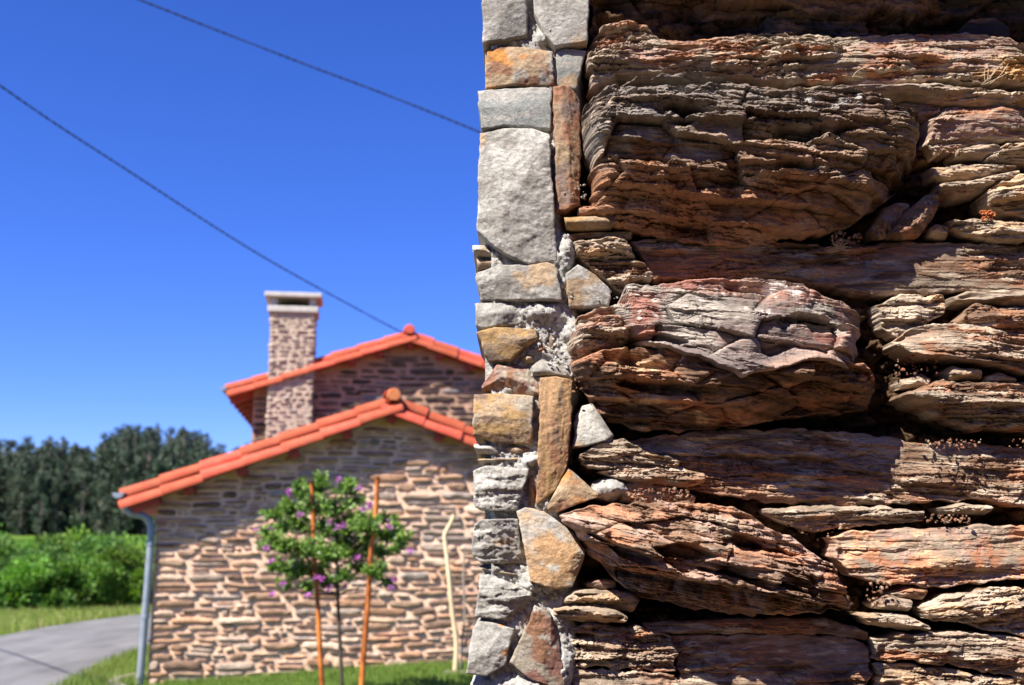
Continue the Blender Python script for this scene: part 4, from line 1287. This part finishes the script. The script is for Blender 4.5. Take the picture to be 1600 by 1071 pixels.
half_gutter(H2, L2[0] - .01, L2[1] - .03, -OV2 - .01, 6.1)
for y in (.1, .8, 1.5, 2.2, 2.9, 3.6, 4.3, 5.0):
    zt = R2[1] - abs(-.22 - R2[0]) * sl2 - .195
    MB().box(-.25, .25, -.05, .05, -.12, 0, .006).build('rafter', M['redwood'], H2, (-.20, y, zt), (0, -math.atan(sl2), 0))
# chimney, standing in front of the gable wall and rising past the verge
cx0, _ = fac(418, 600, O2, .26); cx1, _ = fac(490, 600, O2, .26)
cz0 = 2.4; _, cz1 = fac(450, 488, O2, .26)
CH = link('chimney', None, None, H2, (0, 0, 0))
CH['label'] = 'square rubble chimney with pale slab cap'
cd0, cd1 = -.295, .36
MB().box(cx0 + .015, cx1 - .015, cd0 + .015, cd1, cz0, cz1).build('chimney_core', M['chimney_mortar'], CH)
rs3 = np.random.default_rng(41)
rcs = layout(cx0, cx1, cz0 + .8, lambda x: cz1 - .01, .05, .11, .09, .26, .018, rs3)
V = []
for k, (a, b, c, d) in enumerate(rcs[:300]):
    v, q = field_stone_geo(a, b, c, d, rs3.uniform(.012, .03), 7, 5, 7000 + k)
    v[:, 1] = np.minimum(v[:, 1], .05)
    ctr = np.array(((a + b) / 2, 0, (c + d) / 2))
    col = np.tile(np.array(stone_pals['chim'][rs3.integers(0, 5)]) * rs3.uniform(.85, 1.15), (len(v), 1))
    link('stone', make_mesh('stone', v - ctr, q, None, col, smooth=True), M['fieldstone'], CH, (ctr[0], cd0 + .012, ctr[2]))
for sx, rotm in ((cx1 - .012, np.array([[0, -1, 0], [1, 0, 0], [0, 0, 1.]])), (cx0 + .012, np.array([[0, 1, 0], [-1, 0, 0], [0, 0, 1.]]))):
    rcs = layout(cd0, cd1, cz0 + .8, lambda x: cz1 - .01, .05, .11, .09, .26, .018, rs3)
    if sx < (cx0 + cx1) / 2: rcs = [(-b, -a, c, d) for a, b, c, d in rcs]
    joined_field('stone_infill', rcs, (.012, .028), stone_pals['chim'], rs3, CH, off=(sx, 0, 0), rotm=rotm)
def cap_slab(z0, z1, e, name):
    MB().box(cx0 - e, cx1 + e, cd0 - e, cd1 + e, z0, z1, .012).build(name, M['concrete'], CH)
_, za = fac(450, 487, O2, .3); _, zb_ = fac(450, 476, O2, .3); _, zc = fac(450, 463, O2, .3); _, zd = fac(450, 454, O2, .3)
cap_slab(cz1 - .01, cz1 + .10, .045, 'cap_slab')
zl = cz1 + .10
for a in (cx0 + .0, cx1 - .12):
    for b in (cd0 + .0, cd1 - .12):
        MB().box(a, a + .12, b, b + .12, zl - .005, zl + .165, .008).build('cap_pier', M['concrete'], CH)
MB().box(cx0 + .14, cx1 - .14, cd0 + .14, cd1 - .14, zl - .004, zl + .10).build('flue', M['soot'], CH)
cap_slab(zl + .16, zl + .245, .105, 'cap_slab')

# ---- unseen building added behind the camera to cut sky light on the wall
def sky_blocker():
    B = thing('stone_barn', 'plain stone barn across the yard facing the slate wall, outside the picture', 'barn', (1.0, -4.6, 0))
    M['barn_stone'] = plain_mat('barn_rubble', (.13, .085, .055), (.30, .21, .145), 6, (1, 1, 2.2), rough=.95, spec=.1, bump=.9, bump_dist=.04)
    m = MB(); x0, x1, dp, ze, zr = -9.0, 9.0, -6.0, 5.2, 7.6
    m.add([(x0, 0, -.1), (x1, 0, -.1), (x1, 0, ze), (x0, 0, ze), (x0, dp, -.1), (x1, dp, -.1), (x1, dp, ze), (x0, dp, ze), (x0, dp / 2, zr), (x1, dp / 2, zr)],
          [(0, 1, 2, 3), (4, 7, 6, 5), (0, 3, 7, 4), (1, 5, 6, 2)], [(3, 8, 7), (2, 6, 9)])
    m.build('wall', M['barn_stone'], B)
    m = MB(); e = .35
    for s_, y0 in ((1, 0.0), (-1, dp)):
        ya = y0 + s_ * e; za = ze - e * (zr - ze) / 3
        m.add([(x0 - e, ya, za), (x1 + e, ya, za), (x1 + e, dp / 2, zr + .02), (x0 - e, dp / 2, zr + .02), (x0 - e, ya, za + .16), (x1 + e, ya, za + .16), (x1 + e, dp / 2, zr + .18), (x0 - e, dp / 2, zr + .18)],
              [(0, 1, 2, 3), (4, 7, 6, 5), (0, 4, 5, 1), (0, 3, 7, 4), (1, 5, 6, 2)])
    m.build('roof', M['tile'], B)
    d = MB().box(-1.2, 1.2, -.05, .06, 0, 2.5, .01).build('door', M['bark'], B, (-2.2, 0, 0))
    MB().box(.9, 1.0, .06, .12, 1.1, 1.25, .01).build('handle', M['zinc'], d)
    for wx in (1.6, 5.2):
        w = MB().box(-.5, .5, -.05, .05, 1.2, 2.3, .01).build('window', M['soot'], B, (wx, 0, 0))
        MB().box(-.58, .58, .0, .12, 1.1, 1.18, .01).build('sill', M['concrete'], w)
sky_blocker()

# ------------------------------------------------------------------ overhead cables
def cable(pts, label, rad=.010, n=14, pitch=.22, group='overhead cables'):
    root = thing('power_cable', label, 'cable', tuple(pts[0]), 0, group)
    P = spline(pts, n)
    # dense, then twist two strands round each other
    D = []
    for a, b in zip(P[:-1], P[1:]):
        L = (b - a).length; k = max(1, int(L / .055))
        D += [a.lerp(b, i / k) for i in range(k)]
    D.append(P[-1])
    for s in (0, 1):
        q = []; dist = 0
        for i, p in enumerate(D):
            d = (D[min(i + 1, len(D) - 1)] - D[max(i - 1, 0)]).normalized()
            if i: dist += (p - D[i - 1]).length
            a = Vector((0, 0, 1)) - d * d.z; a.normalize(); b = d.cross(a)
            t = dist / pitch * 2 * math.pi + s * math.pi
            q.append(p + (a * math.cos(t) + b * math.sin(t)) * rad * .95 - Vector(pts[0]))
        MB().tube(q, rad, 5).build('strand', M['cable'], root, smooth=True)
    return root
c2 = [at(632, 522, 19.05), at(560, 484, 18.4), at(400, 395, 16.8), at(200, 267, 14.9), at(0, 134, 13.2), Vector((-9.0, 11.2, 9.0)), Vector((-13, 8, 11.2))]
cable(c2, 'black twisted cable running down to the upper house ridge', .0082)
c1 = [Vector((1.6, 15.6, 6.75)), at(750, 207, 15), at(600, 147, 14.6), at(480, 102, 14.2), at(330, 44, 13.7), at(215, -1, 13.3), at(0, -82, 12.7), at(-400, -225, 11.8)]
cable(c1, 'black twisted cable crossing the sky above, passing behind the wall corner', .0082)
# a third line over the lane, outside the picture; its shadow crosses the asphalt
h = 6.2
c3 = []
for t in (-2.2, -1, 0, 1, 2.2, 3.4):
    gx_, gy_ = -7.6 + 2.33 * t, 16.7 - 3.03 * t
    c3.append(Vector((gx_ - .60 * h, gy_ - .60 * h, h)))
cable(c3, 'dark cable over the lane, known only by its thin shadow on the asphalt', .012)

# ------------------------------------------------------------------ sapling, stakes and poles
SY = 10.5
def gpos(px, py, Y):
    p = at(px, py, Y); return p
def ground_pt(px_top, Y):
    return float(gz(px_top, Y))
def stake(name, label, cat, pix, Y, r, mat, group=None):
    pts = [at(a, b, Y) for a, b in pix]
    foot = pts[-1] + (pts[-1] - pts[-2]).normalized() * .5
    g = float(gz(pts[-1].x, Y))
    if pts[-1].z > g: pts.append(Vector((pts[-1].x * 1.0, Y, g - .03)))
    base = pts[-1].copy()
    n = len(pts)
    sp = spline(pts, 6)
    m = MB().tube([p - base for p in sp], [r * (.82 + .3 * i / len(sp) + .08 * math.sin(i * 2.3)) for i in range(len(sp))], 9)
    o = m.build(name, mat, None, tuple(base), smooth=True)
    return tag(o, label, cat, group)
stake('wooden_stake', 'orange varnished stake left of the sapling trunk', 'stake', [(487, 752), (489, 800), (491, 870), (496, 940), (500, 1020), (503, 1074)], 10.42, .024, M['stake'])
stake('wooden_stake', 'tall orange varnished stake right of the sapling trunk', 'stake', [(590, 745), (587, 800), (580, 860), (575, 940), (569, 1010), (565, 1074)], 10.2, .026, M['stake'])
stake('wooden_pole', 'pale peeled pole with a bent top leaning near the house wall', 'pole', [(710, 804), (704, 818), (695, 836), (696, 852), (700, 885), (706, 950), (713, 1005), (711, 1050)], 12.6, .027, M['palewood'])
stake('dead_sapling', 'thin grey dead sapling beside the pale bent pole', 'dead sapling', [(726, 858), (724, 900), (726, 960), (721, 1010), (722, 1046)], 12.7, .013, M['greywood'])
p = at(713, 1054, 12.6)
gg = float(gz(p.x, 12.6))
tag(MB().box(-.15, .16, -.06, .08, -.02, .03, .012).build('flat_stone', M['greywood'], None, (p.x, 12.55, gg)), 'small flat grey slab at the foot of the pale pole', 'stone slab')

def sapling():
    base = at(533, 1071, SY); base.z = float(gz(base.x, SY))
    root = thing('flowering_sapling', 'young tree with round green crown and purple flowers between two stakes', 'tree', tuple(base))
    tr = [base, at(534, 1071, SY), at(531, 1000, SY), at(528, 940, SY), at(526, 880, SY), at(524, 820, SY)]
    MB().tube([p - base for p in spline(tr, 5)], [.021 - .010 * i / 25 for i in range(26)], 8).build('trunk', M['bark'], root, smooth=True)
    clumps = [(470, 775, 17), (500, 765, 16), (540, 772, 20), (552, 790, 16), (455, 800, 18), (492, 800, 24), (520, 805, 26), (560, 815, 18), (430, 808, 14), (440, 830, 18), (470, 830, 24), (505, 838, 28), (540, 835, 26), (575, 830, 20),
              (600, 815, 14), (605, 842, 18), (630, 848, 14), (622, 862, 13), (418, 858, 15), (445, 862, 20), (478, 868, 26), (510, 875, 28), (540, 868, 28), (572, 865, 22), (595, 868, 16), (435, 890, 17), (462, 900, 22), (492, 900, 22), (560, 890, 18), (590, 900, 18), (604, 912, 12),
              (445, 918, 12), (480, 920, 14), (432, 845, 12), (508, 915, 14), (532, 905, 16), (415, 835, 9), (575, 845, 14), (618, 832, 12), (500, 752, 10), (548, 758, 11), (465, 760, 9)]
    rs = np.random.default_rng(77)
    C_ = []; D_ = []; S_ = []; K_ = []
    br = MB()
    for (px, py, r) in clumps:
        cen = at(px, py, SY + rs.uniform(-.38, .38))
        rr = r / F_PX * SY
        # twig from trunk
        st = at(525, min(930, py + 45), SY)
        br.tube([st - base, (st.lerp(cen, .5) + Vector((0, 0, -.03))) - base, cen - base], [.008, .006, .003], 5)
        n = int(95 * (r / 18) ** 1.7)
        # leafy shoots: rosettes of leaves along short twigs
        for s in range(max(9, int(n / 3.4))):
            d = unit(1)[0]; d[2] = abs(d[2]) * .9 + d[2] * .1 + .15
            d /= np.linalg.norm(d)
            tip = np.array(cen) + d * rr * rs.uniform(.3, 1.25)
            for k in range(13):
                t = rs.uniform(-.10, .03)
                ld = unit(1)[0] * .9 + d * .75
                C_.append(tip + d * t * .8); D_.append(ld); S_.append(rs.uniform(.034, .060)); K_.append((t + .10) / .13)
    C_ = np.array(C_); D_ = np.array(D_); S_ = np.array(S_); K_ = np.array(K_)
    v, q = leaf_cards(C_, D_, S_, .42)
    pal = np.array([(.085, .18, .036), (.12, .25, .05), (.065, .14, .032), (.18, .32, .065)])
    c = pal[rs.integers(0, 4, len(C_))] * rs.uniform(.75, 1.2, (len(C_), 1))
    young = np.array((.20, .33, .055))
    c = np.where((K_ > .60)[:, None] & (rs.random(len(C_)) < .9)[:, None], young * rs.uniform(.7, 1.1, (len(C_), 1)), c)
    link('crown', make_mesh('crown', v - np.array(base), q, None, np.repeat(c, 6, 0)), M['leaf'], root)
    br.build('branches', M['bark'], root, smooth=True)
    fl = [(529, 749, 9), (452, 769, 6), (561, 763, 7), (401, 826, 6), (425, 826, 6), (470, 803, 7), (515, 816, 6), (527, 825, 8), (539, 822, 8), (569, 795, 8), (578, 790, 6), (570, 826, 6), (559, 822, 5), (416, 856, 6), (423, 877, 5), (559, 871, 8), (441, 912, 8), (423, 928, 7), (494, 903, 8), (503, 903, 8), (516, 919, 7), (536, 911, 9), (614, 903, 9), (611, 918, 5), (641, 861, 5), (609, 824, 5), (605, 815, 5), (480, 931, 5)]
    for (px, py, r) in fl:
        cen = at(px, py, SY - .33 + rs.uniform(-.1, .15))
        rr = r / F_PX * SY
        n = 16; rr *= .68
        pc = unit(n) * rr * rs.uniform(.3, .9, (n, 1))
        v, q = leaf_cards(pc, pc + unit(n) * rr * .6, np.full(n, .024), .8)
        pal2 = np.array([(.50, .11, .48), (.60, .20, .58), (.42, .08, .40), (.68, .36, .66)])
        col = pal2[rs.integers(0, 4, n)]
        link('flower_cluster', make_mesh('flower_cluster', v, q, None, np.repeat(col, 6, 0)), M['petal'], root, tuple(cen - base))
sapling()

# ------------------------------------------------------------------ grass, kerb, bushes, wood
GP = [(.13, .21, .035), (.17, .26, .05), (.22, .30, .07), (.10, .17, .03), (.28, .31, .11)]
def scatter(n, x0, x1, y0, y1, cond=None):
    x = rng.uniform(x0, x1, n); y = rng.uniform(y0, y1, n)
    if cond is not None:
        k = cond(x, y); x, y = x[k], y[k]
    return np.stack([x, y, gz(x, y)], -1)
ca, sa = math.cos(A_ROT), math.sin(A_ROT)
def in_front(x, y):
    return ((x - O1[0]) * -sa + (y - O1[1]) * ca) < -.03
def near_x(y):
    return np.interp(y, [p.y for p in RB], [p.x for p in RB])
def far_x(y):
    return np.interp(y, [p.y for p in RA], [p.x for p in RA])
blades('lawn_grass', scatter(60000, -4.0, 1.6, 10.4, 14.2, in_front), .03, .085, .007, GP[:4], 'short mown lawn at the foot of the house wall')
left_side = lambda x, y: (x > near_x(y) - .06 * rng.random(len(x))) & (x < -4.25 + (y - 13) * .0) 
blades('verge_grass', scatter(26000, -5.7, -4.25, 12.0, 20, left_side), .04, .16, .009, GP, 'grassy strip between the lane and the house corner')
farside = lambda x, y: (x < far_x(y) + .05 * rng.random(len(x))) & (x > far_x(y) - 3.2)
blades('verge_grass', scatter(70000, -14, -7.0, 17.0, 31, farside), .05, .20, .013, [(.24, .32, .06), (.34, .36, .12), (.17, .28, .045), (.42, .40, .19), (.14, .24, .035)], 'sunny dry verge along the far edge of the lane')
# field grass far away
blades('field_grass', scatter(40000, -48, -12, 36, 120), .15, .38, .07, [(.12, .24, .03), (.15, .29, .04), (.10, .20, .03)], 'bright green meadow between the bushes and the wood')

# low curved edging wall at the corner of the house
def edging():
    root = thing('garden_edging', 'low curved garden edging beside the downpipe', 'edging', (-4.75, 12.7, 0))
    path = [(-4.20, 12.2), (-4.42, 12.55), (-4.52, 12.85), (-4.52, 13.15), (-4.42, 13.4), (-4.25, 13.5)]
    P = spline([Vector((a + 4.75, b - 12.7, 0)) for a, b in path], 2)
    for a, b in zip(P[:-1], P[1:]):
        d = b - a; ang = math.atan2(d.y, d.x); L = d.length
        MB().box(0.004, L - .004, -.045, .045, -.1, .055, .006).build('brick', M['edge_brick'], root, tuple(a), (0, 0, ang))
        MB().box(0.002, L - .002, -.06, .06, .057, .080, .008).build('coping', M['greywood'], root, tuple(a), (0, 0, ang))
M['edge_brick'] = plain_mat('edging_brick', (.22, .10, .065), (.32, .17, .11), 12, rough=.9)
edging()

# bushes along the far side of the lane
def bush_meshes(k, sd):
    rs = np.random.default_rng(sd)
    # lobes
    lob = [(rs.uniform(-.85, .85), rs.uniform(-.7, .7), rs.uniform(.15, .9), rs.uniform(.20, .46)) for _ in range(17)]
    C_ = []; D_ = []
    per = 640
    for (x, y, z, r) in lob:
        d = unit(per); d[:, 2] = d[:, 2] * .75 + .15
        rad = r * rs.uniform(.55, 1.08, (per, 1)) * (0.75 + .5 * vnoise(d[:, 0] * 3 + x * 9, d[:, 2] * 3 + z * 7, sd))[:, None]
        C_.append(np.array((x, y, z)) + d * rad); D_.append(d + unit(per) * .7)
    C_ = np.concatenate(C_); D_ = np.concatenate(D_)
    C_[:, 2] = np.abs(C_[:, 2])
    v, q = leaf_cards(C_, D_, rs.uniform(.045, .10, len(C_)), .6)
    lobf = np.repeat(rs.uniform(.55, 1.4, len(lob)), per)[:, None]
    base = np.array([(.085, .19, .032), (.115, .24, .04), (.065, .15, .028), (.16, .27, .05)])
    c = base[rs.integers(0, 4, len(C_))] * rs.uniform(.75, 1.25, (len(C_), 1)) * lobf * np.array([(1, 1, 1), (1.25, 1.1, .9), (.85, .9, 1.0), (1.1, 1.15, 1)][k])
    crown = make_mesh('foliage', v, q, None, np.repeat(c, 6, 0))
    crown.materials.append(M['bushleaf'])
    m = MB()
    for (x, y, z, r) in lob:
        m.tube([(x * .1, y * .1, -.05), (x * .5, y * .5, z * .5), (x, y, z)], [.03, .02, .008], 5)
    stem = m.mesh('stems'); stem.materials.append(M['bark'])
    return crown, stem
BM = [bush_meshes(k, 90 + k) for k in range(4)]
rsb = random.Random(4)
blist = []
for i in range(9):   # front row, left to right along the lane
    blist.append((-13.6 + i * .95, 24.6 + i * .42 + rsb.uniform(-.2, .3), rsb.uniform(.85, 1.25), rsb.uniform(.95, 1.4), i % 4, 0))
for i in range(9):
    blist.append((-15.6 + i * 1.15, 28.4 + i * .3 + rsb.uniform(-.4, .4), rsb.uniform(1.1, 1.5), rsb.uniform(1.3, 1.6), (i + 2) % 4, 1))
for i in range(8):
    blist.append((-19 + i * 1.7, 34 + rsb.uniform(-.8, .8), rsb.uniform(1.3, 1.8), rsb.uniform(1.15, 1.5), (i + 1) % 4, 2))
rowlab = ['leafy bright green bush in the front row beyond the lane', 'rounded green bush in the row behind the roadside bushes', 'green bush at the back, just below the meadow']
rowgrp = ['front row of bushes beyond the lane', 'second row of bushes', 'back row of bushes']
ordn = ['first', 'second', 'third', 'fourth', 'fifth', 'sixth', 'seventh', 'eighth', 'ninth']
for (x, y, sx, sz, k, row) in blist:
    same = sorted([b for b in blist if b[5] == row], key=lambda b: -b[0] / b[1])
    # count from the house corner leftwards
    same = [b for b in same if 800 + F_PX * b[0] / b[1] < 250] 
    px_ = 800 + F_PX * x / y
    rank = [i for i, b in enumerate(same) if b[0] == x and b[1] == y]
    rank = (len([b for b in same if b[0] / b[1] > x / y])) if rank else 0
    lab_ = rowlab[row] + (', %s from the downpipe' % ordn[min(rank, 8)] if px_ < 250 else ', hidden behind the house')
    t = thing('bush', lab_, 'bush', (x, y, float(gz(x, y)) - .05), rsb.uniform(0, 6.28), rowgrp[row])
    t.scale = (sx, sx, sz)
    for nm, me in zip(('foliage', 'stems'), BM[k]):
        link(nm, me, None, t)

# eucalyptus wood
def euc_meshes(k, sd):
    rs = np.random.default_rng(sd)
    Hh = 1.0 * 17
    C_ = []; D_ = []; limbs = []
    bend = rs.uniform(-.5, .5, 2)
    def axis(t): return np.array((bend[0] * t * t, bend[1] * t * t, Hh * t * .94))
    ncl = 62
    for i in range(ncl):
        t = .03 + .97 * (i / ncl) ** .9
        wdt = (1.75 * math.sin(math.pi * min(1, .18 + t * .80)) ** .8 + .25) * rs.uniform(.6, 1.15)
        a = rs.uniform(0, 6.28); rad = wdt * rs.uniform(.25, 1.0)
        c = axis(t) + np.array((math.cos(a) * rad, math.sin(a) * rad, rs.uniform(-.4, .5)))
        limbs.append((axis(max(.05, t - .10)), c))
        r = rs.uniform(.35, .85) * (1 if t < .85 else .62)
        n = int(75 * (r / .75) ** 2)
        d = unit(n); d[:, 2] *= 1.25
        C_.append(c + d * r * rs.uniform(.35, 1.0, (n, 1)))
        dd = unit(n) * .8; dd[:, 2] -= .7
        D_.append(dd)
    CL = C_
    C_ = np.concatenate(C_); D_ = np.concatenate(D_)
    v, q = leaf_cards(C_, D_, rs.uniform(.22, .48, len(C_)), .5)
    clf = np.concatenate([np.full(len(x_), rs.uniform(.55, 1.7)) for x_ in CL])[:, None]
    base = np.array([(.038, .060, .036), (.050, .074, .046), (.030, .046, .028), (.066, .088, .058), (.038, .068, .032)])
    c = clf * base[rs.integers(0, 5, len(C_))] * rs.uniform(.7, 1.3, (len(C_), 1))
    crown = make_mesh('crown', v, q, None, np.repeat(c, 6, 0)); crown.materials.append(M['eucleaf'])
    m = MB()
    m.tube([axis(t) for t in np.linspace(0, 1, 9)], [.20 * (1 - .9 * t) + .02 for t in np.linspace(0, 1, 9)], 6)
    for (a, b) in limbs: m.tube([a, (a + b) / 2 + np.array((0, 0, .15)), b], [.06, .045, .02], 4)
    tr = m.mesh('trunk'); tr.materials.append(M['eucbark'])
    return crown, tr
EM = [euc_meshes(k, 200 + k) for k in range(5)]
rse = random.Random(12)
n_tree = 0
for row in range(6):
    Y = 150 + row * 5.5
    x = -92.0
    while x < -14:
        xx = x + rse.uniform(-.9, .9); yy = Y + rse.uniform(-2, 2)
        px = 800 + F_PX * xx / yy
        # skyline height in the photograph
        ty = np.interp(px, [-200, 0, 60, 150, 180, 215, 300, 335, 360, 500], [676, 684, 682, 686, 668, 664, 664, 690, 694, 690])
        top = CAM_H + (841 - ty) / F_PX * yy * .985
        g = float(gz(xx, yy))
        hgt = (top - g) * (rse.uniform(.90, 1.08) if row > 2 else rse.uniform(.78, 1.0))
        tall = 165 < px < 330 and rse.random() < .5 and row < 4
        if tall: hgt = (top - g) * rse.uniform(.98, 1.09)
        lab = 'slim eucalyptus in the taller clump of the wood beside the roof eave' if tall else ('dark eucalyptus at the front edge of the far wood' if row == 0 else 'dark eucalyptus deep in the far wood, only its crown showing')
        grp = 'taller clump of eucalyptuses beside the roof' if tall else ('front edge of the eucalyptus wood' if row == 0 else 'eucalyptuses inside the wood')
        t = thing('eucalyptus_tree', lab, 'tree', (xx, yy, g - .1), rse.uniform(0, 6.28), grp)
        s = hgt / 17.0
        w = rse.uniform(1.25, 1.7) if not tall else .95
        t.scale = (s * w, s * w, s)
        k = rse.randrange(5)
        for nm, me in zip(('crown', 'trunk'), EM[k]):
            link(nm, me, None, t)
        n_tree += 1
        x += rse.uniform(1.8, 2.8) if -82 < x < -36 else rse.uniform(4, 6.5)
